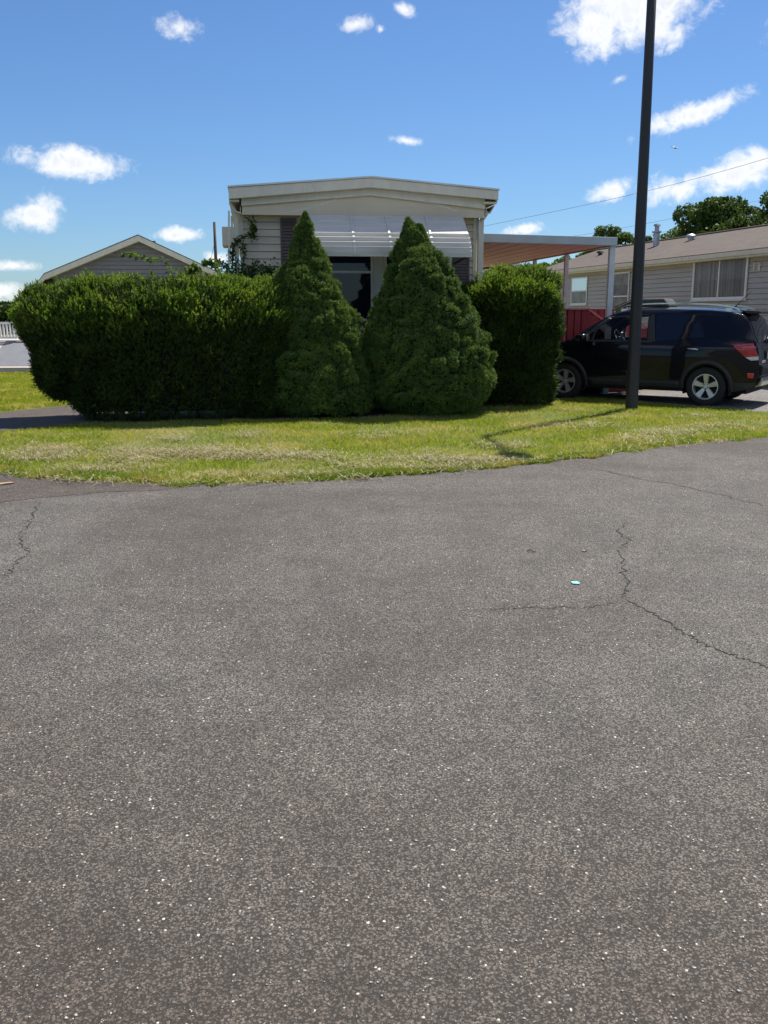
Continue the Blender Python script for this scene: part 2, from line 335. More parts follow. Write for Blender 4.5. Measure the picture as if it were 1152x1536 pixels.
class MB:
    def __init__(s): s.v = []; s.f = []; s.m = []
    def add(s, vs, fs, m=0):
        o = len(s.v); s.v += [tuple(v) for v in vs]; s.f += [tuple(i+o for i in f) for f in fs]; s.m += [m]*len(fs); return s
    def box(s, x0, x1, y0, y1, z0, z1, m=0):
        vs = [(x0,y0,z0),(x1,y0,z0),(x1,y1,z0),(x0,y1,z0),(x0,y0,z1),(x1,y0,z1),(x1,y1,z1),(x0,y1,z1)]
        return s.add(vs, [(0,3,2,1),(4,5,6,7),(0,1,5,4),(1,2,6,5),(2,3,7,6),(3,0,4,7)], m)
    def prism(s, poly, axis, a, b, m=0):
        """extrude polygon of (p,q) along axis: 'y' -> (p,*,q), 'x' -> (*,p,q), 'z' -> (p,q,*)"""
        f = {'y': lambda p,q,t: (p,t,q), 'x': lambda p,q,t: (t,p,q), 'z': lambda p,q,t: (p,q,t)}[axis]
        n = len(poly); vs = [f(p,q,a) for p,q in poly]+[f(p,q,b) for p,q in poly]
        return s.add(vs, [tuple(range(n))[::-1], tuple(range(n,2*n))]+[(i,(i+1)%n,n+(i+1)%n,n+i) for i in range(n)], m)
    def bar(s, p, q, wx, wy=None, m=0):
        p, q = Vector(p), Vector(q); d = (q-p).normalized(); wy = wy or wx
        a = d.cross(Vector((0,0,1)));
        if a.length < 1e-3: a = Vector((1,0,0))
        a.normalize(); b = a.cross(d)
        vs = [c+a*sx*wx/2+b*sy*wy/2 for c in (p,q) for sx,sy in ((-1,-1),(1,-1),(1,1),(-1,1))]
        return s.add(vs, [(0,1,2,3),(7,6,5,4),(0,4,5,1),(1,5,6,2),(2,6,7,3),(3,7,4,0)], m)
    def tube(s, pts, rad, n=8, m=0, cap=True):
        pts = [Vector(p) for p in pts]; rad = rad if isinstance(rad, (list,tuple)) else [rad]*len(pts)
        vs = []; fs = []; prev = None
        for i, p in enumerate(pts):
            d = (pts[min(i+1,len(pts)-1)]-pts[max(i-1,0)]).normalized()
            a = prev - d*prev.dot(d) if prev is not None else d.cross(Vector((0.13,0.21,1)) if abs(d.z) < 0.9 else Vector((1,0.1,0)))
            a.normalize(); prev = a; b = d.cross(a)
            vs += [p+(a*math.cos(2*math.pi*k/n)+b*math.sin(2*math.pi*k/n))*rad[i] for k in range(n)]
        for i in range(len(pts)-1):
            fs += [(i*n+k, i*n+(k+1)%n, (i+1)*n+(k+1)%n, (i+1)*n+k) for k in range(n)]
        if cap: fs += [tuple(range(n))[::-1], tuple((len(pts)-1)*n+k for k in range(n))]
        return s.add(vs, fs, m)
    def lathe(s, prof, c=(0,0,0), n=24, axis='z', m=0):
        """prof: list of (r, h)"""
        vs = []; c = Vector(c)
        for r, h in prof:
            for k in range(n):
                a = 2*math.pi*k/n; p = (r*math.cos(a), r*math.sin(a), h)
                vs.append(c+Vector({'z': p, 'y': (p[0], h, p[1]), 'x': (h, p[0], p[1])}[axis]))
        fs = [(i*n+k, i*n+(k+1)%n, (i+1)*n+(k+1)%n, (i+1)*n+k) for i in range(len(prof)-1) for k in range(n)]
        return s.add(vs, fs, m)
    def build(s, name, mats, parent=None, smooth=False, bevel=0.0):
        me = bpy.data.meshes.new(name); me.from_pydata(s.v, [], s.f); me.polygons.foreach_set('material_index', s.m)
        bm = bmesh.new(); bm.from_mesh(me); bmesh.ops.recalc_face_normals(bm, faces=bm.faces[:]); bm.to_mesh(me); bm.free(); me.update()
        o = obj(name, me, mats, parent, smooth)
        if bevel:
            b = o.modifiers.new('bevel', 'BEVEL'); b.width = bevel; b.segments = 2; b.limit_method = 'ANGLE'; b.angle_limit = R(40)
        return o
def sheet(name, pts, z, mat, parent=None):
    me = bpy.data.meshes.new(name); bm = bmesh.new()
    f = bm.faces.new([bm.verts.new((p[0],p[1],z)) for p in pts])
    if f.normal.z < 0: f.normal_flip()
    bmesh.ops.triangulate(bm, faces=bm.faces[:]); bm.to_mesh(me); bm.free()
    for p in me.polygons:
        if p.normal.z < 0: p.flip()
    return obj(name, me, mat, parent)
def catmull(pts, n=8):
    pts = [Vector(p) for p in pts]; out = []
    for i in range(len(pts)-1):
        p0, p1, p2, p3 = pts[max(i-1,0)], pts[i], pts[i+1], pts[min(i+2,len(pts)-1)]
        for k in range(n):
            t = k/n
            out.append(0.5*((2*p1)+(p2-p0)*t+(2*p0-5*p1+4*p2-p3)*t*t+(3*p1-p0-3*p2+p3)*t**3))
    out.append(pts[-1]); return out
def inside(P, poly):
    x, y = P[:,0], P[:,1]; r = np.zeros(len(P), bool); n = len(poly)
    for i in range(n):
        x1, y1 = poly[i][0], poly[i][1]; x2, y2 = poly[(i+1)%n][0], poly[(i+1)%n][1]
        c = ((y1 > y) != (y2 > y)) & (x < (x2-x1)*(y-y1)/((y2-y1) or 1e-9)+x1)
        r ^= c
    return r
def hsh(i, j, k, s=0):
    n = (i*73856093) ^ (j*19349663) ^ (k*83492791) ^ (s*2654435761)
    n = (n ^ (n >> 13))*1274126177; n &= 0x7fffffff; n ^= n >> 16
    return (n & 0xffff)/65535.0
def vnoise(P, sc, seed=0):
    Q = np.asarray(P, dtype=np.float64)*sc; I = np.floor(Q).astype(np.int64); f = Q-I; f = f*f*(3-2*f); r = 0
    for a in (0,1):
        for b in (0,1):
            for c in (0,1):
                wgt = (f[:,0] if a else 1-f[:,0])*(f[:,1] if b else 1-f[:,1])*(f[:,2] if c else 1-f[:,2])
                r = r+wgt*hsh(I[:,0]+a, I[:,1]+b, I[:,2]+c, seed)
    return r
def unit(A): return A/np.maximum(np.linalg.norm(A, axis=1, keepdims=True), 1e-9)
def sprigs(P, D, L, nneedle, nlen, nwid, spread=1.0, seed=1):
    """needled shoots: at each point P an axis D of length L carrying nneedle triangular needles"""
    r = np.random.default_rng(seed); N = len(P); D = unit(D)
    ref = unit(r.normal(size=(N,3))); A = unit(np.cross(D, ref)); B = np.cross(D, A)
    V = np.empty((N, nneedle, 3, 3), dtype=np.float32)
    L = np.broadcast_to(np.asarray(L), (N,))
    for k in range(nneedle):
        t = (k+0.5)/nneedle; ang = k*2.4+r.uniform(0, 0.8, N)
        side = A*np.cos(ang)[:,None]+B*np.sin(ang)[:,None]
        nd = unit(side*spread+D*0.75)
        if k == nneedle-1: nd = D
        w_ = unit(np.cross(nd, unit(r.normal(size=(N,3)))))
        o = P+D*(L*t)[:,None]; ll = nlen*(1-0.35*t)*r.uniform(0.75,1.2,N)
        V[:,k,0] = o-w_*nwid*0.5; V[:,k,1] = o+w_*nwid*0.5; V[:,k,2] = o+nd*ll[:,None]
    V = V.reshape(-1,3); return V, np.arange(len(V), dtype=np.int32).reshape(-1,3)
def leafquads(P, size, seed=3, up=0.3, aspect=1.5):
    r = np.random.default_rng(seed); N = len(P); n = unit(r.normal(size=(N,3))+np.array([0,0,up])); a = unit(np.cross(n, r.normal(size=(N,3)))); b = np.cross(n, a)
    s = size*r.uniform(0.6,1.25,(N,1)); c = (n*s*0.18)
    V = np.stack([P-a*s*aspect/2, P-b*s/2+c, P+a*s*aspect/2, P+b*s/2+c], 1).reshape(-1,3)
    return V, np.arange(len(V), dtype=np.int32).reshape(-1,4)

# ------------------------------------------------------------------ the ground
def up2(o): return tag(o, kind='structure')
edge_px = [(-400,664),(-150,697),(0,712),(100,721),(200,726),(350,727),(500,722),(600,714),(700,705),(800,694),(900,683),(1000,671),(1152,655),(1400,630)]
edge = catmull([ground(*p) for p in edge_px], 10)
gm = MB(); gm.add([(-900,-300,0),(900,-300,0),(900,1500,0),(-900,1500,0)], [(0,1,2,3)])
up2(gm.build('ground', 'lawn'))
e0, e1 = edge[0], edge[-1]
road_pts = [(p.x,p.y) for p in edge]+[(60, e1.y+(60-e1.x)*0.42), (60,-30), (-60,-30), (-60, e0.y+6)]
road = sheet('road', road_pts, 0.008, 'road')
# cracks: thin jagged seams standing a hair over the surface, part of the road itself
def crack(pts_px, wid, n=14, jag=0.012, seed=1):
    r = random.Random(seed); P = []
    for i in range(len(pts_px)-1):
        a, b = ground(*pts_px[i]), ground(*pts_px[i+1]); d = b-a; nrm = Vector((-d.y,d.x,0)).normalized()
        for k in range(n): P.append(a+d*(k/n)+nrm*r.gauss(0,jag)+d*(r.uniform(-0.3,0.3)/n))
    P.append(ground(*pts_px[-1])); V = []; 
    for i, p in enumerate(P):
        d = (P[min(i+1,len(P)-1)]-P[max(i-1,0)]).normalized(); nrm = Vector((-d.y,d.x,0)); ww = wid*r.uniform(0.25,1.25)*min(1, 0.25+min(i,len(P)-1-i)/6)
        V += [p+nrm*ww/2, p-nrm*ww/2]
    return V, [(2*i,2*i+1,2*i+3,2*i+2) for i in range(len(P)-1)]
bm = bmesh.new(); bm.from_mesh(road.data); road.data.materials.append(M['crack']); road.data.materials.append(M['apron'])
def addto(V, Fs, z, mi):
    vs = [bm.verts.new((v[0],v[1],z)) for v in V]
    for f in Fs:
        try: fc = bm.faces.new([vs[i] for i in f]); fc.material_index = mi
        except ValueError: pass
for k, (pp, ww, nn, jj) in enumerate([
    ([(940,784),(928,800),(945,812),(930,830),(934,858),(941,886),(931,898)], 0.010, 10, 0.014),
    ([(931,898),(965,915),(1005,938),(1030,955),(1070,975),(1110,990),(1152,1004),(1260,1035)], 0.010, 12, 0.010),
    ([(880,701),(960,720),(1010,728),(1070,741),(1110,752),(1152,760),(1250,784)], 0.011, 10, 0.016),
    ([(60,752),(48,778),(34,800),(30,815),(42,830),(20,855),(5,872)], 0.010, 9, 0.016),
    ([(-160,762),(-60,760),(0,755),(60,748),(150,740),(240,737)], 0.012, 10, 0.02),
    ([(931,905),(880,913),(800,914),(720,916)], 0.007, 14, 0.014),
    ([(1120,800),(1180,806),(1260,800)], 0.007, 10, 0.014)]):
    V, Fs = crack(pp, ww, nn, jj, 3+k); addto(V, Fs, 0.0105, 1)
bm.normal_update()
for fc in bm.faces:
    if fc.normal.z < 0: fc.normal_flip()
bm.to_mesh(road.data); bm.free(); up2(road)
# browner old paving where the side lane meets the road at left
ap = [ground(*p) for p in ((-400,664),(-150,697),(0,712),(100,721),(200,726),(320,727.5),(240,737),(150,740),(60,748),(0,755),(-200,770),(-900,760))]
up2(sheet('old_paving', ap, 0.0095, 'apron'))
path_px = [(-500,596),(0,619),(60,613),(150,604),(260,604),(260,626),(130,637),(0,649),(-200,664),(-500,672)]
up2(sheet('side_lane', [ground(*p) for p in path_px], 0.006, 'apron'))
dv = [ground(*p) for p in ((760,592),(820,593),(950,603),(1060,612),(1152,620),(1320,632))]
dv_pts = [(p.x,p.y) for p in dv]+[(13,15.5),(12,19.5),(7.2,19.9),(6.0,19.2),(2.2,19.4)]
up2(sheet('driveway', dv_pts, 0.005, 'drive'))
# far lane at left in front of the porch
up2(sheet('far_lane', [(-40,24.2),(-7.2,24.2),(-7.2,25.6),(-40,25.6)], 0.005, 'apron'))
bedp = [ground(*p) for p in ((390,634),(560,630),(700,616),(790,596),(800,592))]
up2(sheet('planting_bed', [(p.x,p.y) for p in bedp]+[(2.9,17.0),(-2.6,15.7)], 0.004, 'mulch'))

# grass: countless blades on the verge and on the lawn across the lane
def blades(poly, n, hmin, hmax, wid, seed, keep=None):
    r = np.random.default_rng(seed); pa = np.array([(p[0],p[1]) for p in poly]); lo, hi = pa.min(0), pa.max(0)
    P = r.uniform(lo, hi, (n,2)); P = P[inside(P, poly)]
    P3 = np.c_[P, np.zeros(len(P))]
    if keep: P3 = P3[keep(P3, r)]
    N = len(P3); h = r.uniform(hmin,hmax,N)*(0.55+0.9*vnoise(P3,2.3,5)); a = r.uniform(0,2*np.pi,N)
    lean = r.normal(size=(N,2))*0.55*h[:,None]; wv = np.c_[np.cos(a),np.sin(a),np.zeros(N)]*wid/2
    mid = P3+np.c_[lean*0.35, h*0.6]; tip = P3+np.c_[lean, h]
    V = np.stack([P3-wv, P3+wv, mid+wv*0.8, tip, mid-wv*0.8],1).reshape(-1,3); i = np.arange(N)*5
    return V, np.stack([i,i+1,i+2,i+3,i+4],1)
verge = [(p.x,p.y) for p in edge]+[(p.x,p.y) for p in [ground(*q) for q in ((1400,622),(1152,619),(1060,611),(950,602),(820,592),(780,596),(700,612),(560,626),(400,631),(300,630),(130,637),(0,648),(-300,660))]]
V, Fc = blades(verge, 460000, 0.020, 0.046, 0.006, 1, lambda P, r: r.uniform(size=len(P)) < 0.35+0.75*vnoise(P,1.1,2))
tag(obj('verge_grass', me_np('verge_grass', V, Fc), 'grass'), 'short sunlit grass on the strip between road and hedge', 'grass', kind='stuff')
# a longer unmown fringe along the kerbless edge
E = np.array([(p.x,p.y,0) for p in edge]); seg = rng.integers(0,len(E)-1,42000); tt = rng.uniform(size=(42000,1))
Pf = E[seg]*(1-tt)+E[seg+1]*tt; wob = (vnoise(Pf,1.6,9)-0.5)*0.28+(vnoise(Pf,7,4)-0.5)*0.24
Pf[:,1] += wob+np.abs(rng.normal(size=42000))*0.14-0.01
N = len(Pf); hh = rng.uniform(0.018,0.05,N)*(0.5+1.1*vnoise(Pf,3.1,6)); an = rng.uniform(0,6.28,N); wv = np.c_[np.cos(an),np.sin(an),np.zeros(N)]*0.0035
ln = rng.normal(size=(N,2))*0.5*hh[:,None]; md = Pf+np.c_[ln*.35,hh*.6]; tp = Pf+np.c_[ln,hh]
V = np.stack([Pf-wv,Pf+wv,md+wv*.8,tp,md-wv*.8],1).reshape(-1,3); i = np.arange(N)*5
tag(obj('edge_grass', me_np('edge_grass', V, np.stack([i,i+1,i+2,i+3,i+4],1)), 'grass_lush'), 'darker longer grass fringe along the road edge', 'grass', kind='stuff')
lawn2 = [(p.x,p.y) for p in [ground(*q) for q in ((-420,592),(0,618),(60,612),(170,602),(170,556),(-420,556))]]
V, Fc = blades(lawn2, 260000, 0.03, 0.07, 0.010, 11)
tag(obj('lawn_grass', me_np('lawn_grass', V, Fc), 'grass'), 'sunlit lawn grass behind the left end of the hedge', 'grass', kind='stuff')
# mown dry clippings lying on the verge
Pc = []
for (cx, cy, sx, sy, n) in ((60,684,45,7,900),(200,690,40,6,700),(260,680,90,5,1500),(330,684,60,6,900),(430,686,60,5,700),(90,676,30,5,400),(260,660,30,3,220),(375,655,20,3,160),
                         (640,690,60,6,500),(540,700,60,6,420),(700,694,40,4,420),(750,671,40,3,260),(960,660,60,6,500),(1010,650,50,4,420),(1080,640,50,5,400),(900,640,40,3,220),(1040,625,30,3,200),
                         (560,655,50,4,200),(820,640,50,4,200),(150,706,60,4,300),(420,715,140,3,500),(650,706,60,3,400),(760,694,60,3,400)):
    n = int(n*0.38); q = rng.normal(size=(n,2))*np.array([sx*1.1,sy*1.4])*0.6+np.array([cx,cy])
    Pc += [tuple(ground(a,b)) for a, b in q if 640 < b < 730 or b < 720]
ex = rng.integers(0,len(E)-1,420); Pe = E[ex]+rng.normal(size=(420,3))*np.array([0.1,0.07,0])+np.array([0,-0.03,0])
Pc = np.array(Pc); Pc = np.concatenate([Pc[inside(Pc, verge)], Pe]); Pc = np.repeat(Pc, 5, axis=0)+rng.normal(size=(len(Pc)*5,3))*np.array([0.05,0.05,0]); Pc[:,2] = rng.uniform(0.02,0.055,len(Pc))
an = rng.uniform(0,6.28,len(Pc)); dv_ = np.c_[np.cos(an),np.sin(an),rng.normal(size=len(Pc))*0.3]*rng.uniform(0.012,0.035,(len(Pc),1)); pv = np.c_[-np.sin(an),np.cos(an),np.zeros(len(Pc))]*0.003
V = np.stack([Pc-dv_-pv,Pc-dv_+pv,Pc+dv_+pv,Pc+dv_-pv],1).reshape(-1,3)
tag(obj('dry_clippings', me_np('dry_clippings', V, np.arange(len(V)).reshape(-1,4)), 'hay'), 'tan dried mowing clippings scattered over the grass strip', 'clippings', kind='stuff')

# ------------------------------------------------------------------ evergreens
def spruce(label, prof, Y, seed, group, twin=None, n=68000):
    pts = [(at((a+b)/2, y, Y), (at(b, y, Y).x-at(a, y, Y).x)/2) for y, a, b in prof]
    zs = np.array([p.z for p, r in pts])[::-1]; cx = np.array([p.x for p, r in pts])[::-1]; rr = np.array([r for p, r in pts])[::-1]
    zs[0] = 0.03
    root = thing('dwarf_spruce', label, 'tree', (float(np.mean(cx[:3])), Y, 0), 0, group); base = np.array(root.location)
    def surf(z, ph, k=1.0):
        r = np.interp(z, zs, rr)*k; c = np.interp(z, zs, cx)
        P = np.c_[c+r*np.cos(ph), Y+0.95*r*np.sin(ph), z]
        P0 = P+0.16*(np.c_[vnoise(P,2.7,seed+21),vnoise(P,2.7,seed+22),vnoise(P,2.7,seed+23)]-0.5)
        b1 = np.abs(2*vnoise(P0*np.array([1,1,0.9]), 3.9, seed)-1); b2 = np.abs(2*vnoise(P0*np.array([1,1,1.15]), 6.0, seed+1)-1); b4 = np.abs(2*vnoise(P0, 12.5, seed+2)-1); mk = vnoise(P, 2.1, seed+7); b3 = vnoise(P, 1.5, seed+4)
        d = 0.15*(np.sqrt(b1)-0.52)+(0.05+0.20*mk)*(np.sqrt(b2)-0.52)+0.07*(np.sqrt(b4)-0.52)+0.13*(b3-0.5)
        d *= np.clip(r/0.42, 0.08, 1.0)
        P[:,0] += d*np.cos(ph); P[:,1] += d*np.sin(ph); P[:,2] += d*0.55
        return P, r
    g = np.random.default_rng(seed); zz = g.uniform(zs[0], zs[-1], n*3); keep = g.uniform(size=n*3)*rr.max() < np.interp(zz, zs, rr)+0.05
    zz = zz[keep][:n]; ph = g.uniform(0, 2*np.pi, len(zz)); P, r = surf(zz, ph)
    e = 0.02; Pa, _ = surf(zz, ph+e/np.maximum(r,0.03)); Pb, _ = surf(zz+e, ph); Nn = unit(np.cross(Pa-P, Pb-P))
    P -= Nn*g.uniform(0,0.05,(len(P),1))
    D = unit(Nn*1.0+np.array([0,0,0.55])+g.normal(size=P.shape)*0.34)
    V, Fc = sprigs(P-base, D, g.uniform(0.018,0.040,len(P)), 7, 0.028, 0.013, 0.9, seed)
    parts = [V]
    if twin:  # a second leader beside the tip
        a, b, r0 = twin; a, b = at(*a, Y), at(*b, Y); t = g.uniform(size=2600)**0.8; ph2 = g.uniform(0,6.28,2600)
        Q = np.outer(1-t, np.array(a))+np.outer(t, np.array(b)); rad = r0*(1-t)**0.7+0.008
        o = np.c_[np.cos(ph2), np.sin(ph2), np.full(2600,0.4)]; Q += o*rad[:,None]*np.array([1,1,0.2])
        V2, _ = sprigs(Q-base, o+g.normal(size=o.shape)*0.3, 0.03, 7, 0.026, 0.0085, 0.9, seed+9); parts.append(V2)
    V = np.concatenate(parts); Fc = np.arange(len(V), dtype=np.int32).reshape(-1,3)
    obj('foliage', me_np('foliage', V, Fc), 'spruce', root)
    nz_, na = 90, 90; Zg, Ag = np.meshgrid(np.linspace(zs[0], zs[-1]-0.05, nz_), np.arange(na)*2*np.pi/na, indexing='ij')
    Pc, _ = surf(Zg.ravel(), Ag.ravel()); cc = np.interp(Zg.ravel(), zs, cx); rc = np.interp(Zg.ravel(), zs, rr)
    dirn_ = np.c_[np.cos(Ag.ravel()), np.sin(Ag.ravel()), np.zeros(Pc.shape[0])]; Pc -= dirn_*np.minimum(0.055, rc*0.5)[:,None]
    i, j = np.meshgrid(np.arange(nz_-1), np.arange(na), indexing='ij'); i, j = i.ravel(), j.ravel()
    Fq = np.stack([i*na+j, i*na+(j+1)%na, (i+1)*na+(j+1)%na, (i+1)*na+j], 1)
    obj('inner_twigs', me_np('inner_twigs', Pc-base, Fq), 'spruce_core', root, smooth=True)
    t = MB(); t.tube([(0,0,-0.02),(0,0,0.6),(0,0,zs[-1]*0.8)], [0.07,0.06,0.015], 8); t.build('trunk', 'bark', root, smooth=True)
    return root
spruce('slim conical dwarf spruce with one pointed tip, left one in front of the window',
       [(318,456.5,459),(324,453,463),(335,449,468),(350,442,473),(375,433,481),(400,425,492),(425,418,507),(450,412,520),(475,408,531),(500,404,540),(525,401,547),(550,398,553),(575,394,561),(592,392,565),(606,400,562),(618,420,550)],
       14.75, 21, 'dwarf spruces before the mobile home')
spruce('broad conical dwarf spruce with a double tip, right one in front of the window',
       [(327,610.5,613),(333,607,617),(345,602,629),(360,597,641),(380,590,656),(400,582,672),(425,573,683),(450,564,694),(475,558,706),(500,552,718),(525,548,729),(550,546,735),(570,545,740),(585,549,738),(598,558,728),(612,585,700)],
       14.95, 37, 'dwarf spruces before the mobile home', twin=((633,372),(628.5,337),0.11))

def yew(name, label, cat, c, a, b, zc, hz, rz, seed, n, expn=2.8, left_in=None, right_in=None, shoot=(0.07,0.15), group=None, topnoise=0.16, lead=14, rise=0):
    root = thing(name, label, cat, (c[0],c[1],0), rz, group); g = np.random.default_rng(seed)
    def surf(d):
        d = unit(d); s = (np.abs(d)**expn).sum(1)**(-1/expn); P = d*s[:,None]
        P = P*np.array([a,b,hz]); P[:,2] = np.where(P[:,2] < 0, P[:,2]*1.35, P[:,2])
        low = np.clip((zc-P[:,2])/(zc), 0, 1)            # under-cut foot
        fx = np.ones(len(P))
        if left_in: fx = np.where(P[:,0] < 0, 1-left_in*np.clip((zc+0.5-(P[:,2]+zc))/(zc+0.5),0,1)**1.25, fx)
        if right_in: fx = np.where(P[:,0] > 0, 1-right_in*low**1.4, fx)
        P[:,0] *= fx; P[:,1] *= 1-0.22*low
        nn = unit(P/np.array([a,b,hz])**2)
        dsp = topnoise*(vnoise(P,1.7,seed)-0.5)*2*0.7+0.16*(vnoise(P,4.3,seed+1)-0.5)
        P = P+nn*dsp[:,None]; P[:,2] += zc
        if rise: P[:,2] *= 1+rise*np.clip((P[:,0]/a-0.35)/0.4,0,1)
        P[:,2] = np.maximum(P[:,2], 0.03)
        return P, nn
    d = unit(g.normal(size=(n*2,3))*np.array([a,b,hz])**0.7); P, nn = surf(d)
    keep = (P[:,2] > 0.031) & (g.uniform(size=len(P)) < np.where(nn[:,1] > 0.5, 0.45, 1.0)); P, nn = P[keep][:n], nn[keep][:n]
    up = np.clip(nn[:,2],0,1)
    P = P-nn*g.uniform(-0.02,0.13,(len(P),1))
    D = unit(nn*0.8+np.array([0,0,0.75])+g.normal(size=P.shape)*0.38)
    clump = vnoise(P, 5.0, seed+3); keep2 = g.uniform(size=len(P)) < 0.35+0.9*clump; P, D, nn, up = P[keep2], D[keep2], nn[keep2], up[keep2]
    P = P+nn*((vnoise(P,5.0,seed+3)-0.5)*0.16)[:,None]
    L = g.uniform(*shoot,len(P))*(0.8+0.35*up); long_ = g.uniform(size=len(P)) < 0.02; L = np.where(long_, L*1.6, L)
    V, Fc = sprigs(P, D, L, 13, 0.036, 0.016, 1.0, seed)
    obj('foliage', me_np('foliage', V, Fc), 'yew', root)
    # this year's paler growth crowding the shoots that reach the light
    pt_ = np.clip((nn[:,2]-0.3)*1.8, 0.003, 0.75)*(0.25+1.5*(vnoise(P,3.5,seed+5) > 0.42)); T_ = g.uniform(size=len(P)) < pt_
    Pt, Dt = P[T_]+nn[T_]*0.04, unit(D[T_]+np.array([0,0,0.25])+g.normal(size=(T_.sum(),3))*0.25)
    V, Fc = sprigs(Pt, Dt, g.uniform(0.07,0.17,len(Pt)), 13, 0.040, 0.019, 0.85, seed+8)
    # loose leaders sticking out of the top
    cand = np.where(nn[:,2] > 0.55)[0]; c0 = g.choice(cand, lead); Ql, Dl = [], []
    for ci in c0:
        hgt_ = g.uniform(0.12,0.32); dr = unit((np.array([0,0,1.0])+g.normal(size=3)*0.35)[None])[0]
        for k in range(16):
            t_ = (k+0.5)/16; Ql.append(P[ci]+dr*hgt_*t_+g.normal(size=3)*0.025*(1-t_)); Dl.append(dr*0.8+g.normal(size=3)*0.55)
    V2, _ = sprigs(np.array(Ql), np.array(Dl), 0.07, 10, 0.038, 0.017, 0.9, seed+12); V = np.concatenate([V,V2]); Fc = np.arange(len(V), dtype=np.int32).reshape(-1,3)
    obj('new_growth', me_np('new_growth', V, Fc), 'yew_tip', root)
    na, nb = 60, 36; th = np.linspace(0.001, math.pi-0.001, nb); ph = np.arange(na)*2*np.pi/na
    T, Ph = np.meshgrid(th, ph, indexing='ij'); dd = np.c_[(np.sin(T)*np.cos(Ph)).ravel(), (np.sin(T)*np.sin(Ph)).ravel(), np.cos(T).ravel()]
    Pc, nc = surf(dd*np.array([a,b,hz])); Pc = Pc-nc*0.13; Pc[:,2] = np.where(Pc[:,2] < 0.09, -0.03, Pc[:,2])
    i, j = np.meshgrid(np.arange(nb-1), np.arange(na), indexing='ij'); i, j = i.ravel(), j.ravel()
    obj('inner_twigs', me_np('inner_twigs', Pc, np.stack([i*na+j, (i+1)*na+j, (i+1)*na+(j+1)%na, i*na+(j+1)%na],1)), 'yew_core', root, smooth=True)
    t = MB()
    for k in range(7):
        x0 = a*0.75*(k/3-1)*(0.6 if left_in else 0.8); t.tube([(x0,-b*0.3+0.2*math.sin(k*3),-0.02),(x0*1.1,0,zc*0.7)], [0.035,0.02], 6)
    t.build('stems', 'bark', root, smooth=True)
    return root
hl, hr = at(14,460,13.9), at(432,460,14.6)
yew('yew_hedge', 'long dark clipped yew hedge left of the two spruces', 'hedge', ((hl.x+hr.x)/2, 14.35), (hr.x-hl.x)/2, 0.98, 0.99, 0.99, R(6), 51, 60000, 2.5, left_in=0.33, topnoise=0.2, lead=46, rise=0.09)
hl, hr = at(694,500,16.6), at(843,500,16.6)
yew('yew_shrub', 'rounded bright topped yew shrub beside the right house corner', 'shrub', ((hl.x+hr.x)/2, 16.5), (hr.x-hl.x)/2, 0.80, 1.10, 1.08, R(4), 63, 30000, 2.9, left_in=0.2, right_in=0.25)

# ------------------------------------------------------------------ mobile home in the middle
HA = R(8.0)
O = at(362, 400, 16.05); O.z = 0
e1 = Vector((math.cos(HA), math.sin(HA), 0)); e2 = Vector((-math.sin(HA), math.cos(HA), 0))
def fac(x, y, d=0.0, org=None, a1=None, a2=None):
    """point of the facade plane at local depth d seen at (x, y), as local (u, z)"""
    org, a1, a2 = org or O, a1 or e1, a2 or e2
    r = ray(x, y); E_ = Vector((0,0,EYE)); p0 = org+a2*d; t = (p0-E_).dot(a2)/r.dot(a2); P = E_+r*t
    return (P-org).dot(a1), P.z
home = thing('mobile_home', 'cream sided single wide mobile home with low white roof and window awning', 'house', tuple(O), HA)
W0 = fac(716, 400)[0]; LEN = 15.0
zt = fac(540, 322)[1]
def laps(mb, x0, x1, z0, z1, course=0.13, dep=0.014, y=0.0, clip=None):
    z = z0
    while z < z1-1e-4:
        zb = min(z+course, z1); a, b, a2, b2 = x0, x1, x0, x1
        if clip:
            a, b = clip(z); a2, b2 = clip(zb)
            if b-a < 0.02: break
            if b2-a2 < 0: a2 = b2 = (a2+b2)/2
        zl = z+min(0.011, course*0.08); mb.add([(a,y-dep,zl),(b,y-dep,zl),(b2,y,zb),(a2,y,zb),(a,y+0.02,zl),(b,y+0.02,zl)], [(0,1,2,3),(0,4,5,1)])
        z = zb
    return mb
course = (fac(390,386)[1]-fac(390,397)[1])
sd_ = laps(MB(), 0, W0, 0.55, zt-0.0, course, 0.020)
sd_.box(0, W0, 0.02, LEN, 0.02, zt-0.002)
sd_.build('wall', 'siding', home)
sk = MB(); laps(sk, 0.02, W0-0.02, 0.0, 0.55, 0.55, 0.004, 0.016); sk.build('skirting', 'trim', home)
# roof outline on the front plane of the overhang
def poly_px(pts, d): return [fac(x, y, d) for x, y in pts]
DF = -0.42
rl, rpk, rr_ = fac(342.5,281.5,DF), fac(557,266.8,DF), fac(748,286,DF)
th1 = fac(342.5,281.5,DF)[1]-fac(343,298.5,DF)[1]
mb = MB(); mb.prism([rl, rpk, rr_, (rr_[0],rr_[1]-th1*0.85), (rpk[0],rpk[1]-th1*0.85), (rl[0],rl[1]-th1)], 'y', DF, DF+0.06)
mb.build('fascia', 'trim', home, bevel=0.006)
cap = MB(); cap.prism([(rl[0]-0.012,rl[1]+0.004),(rpk[0],rpk[1]+0.004),(rr_[0]+0.012,rr_[1]+0.004),(rr_[0]+0.012,rr_[1]+0.03),(rpk[0],rpk[1]+0.03),(rl[0]-0.012,rl[1]+0.03)], 'y', DF-0.02, LEN+0.2)
cap.build('roof', 'roofw', home)
f2 = DF+0.13
w2l, w2r = fac(362,310,f2)[0], fac(728,310,f2)[0]
def roofz(u, pts):
    (a, za), (b, zb), (c, zc_) = pts
    return za+(zb-za)*(u-a)/(b-a) if u < b else zb+(zc_-zb)*(u-b)/(c-b)
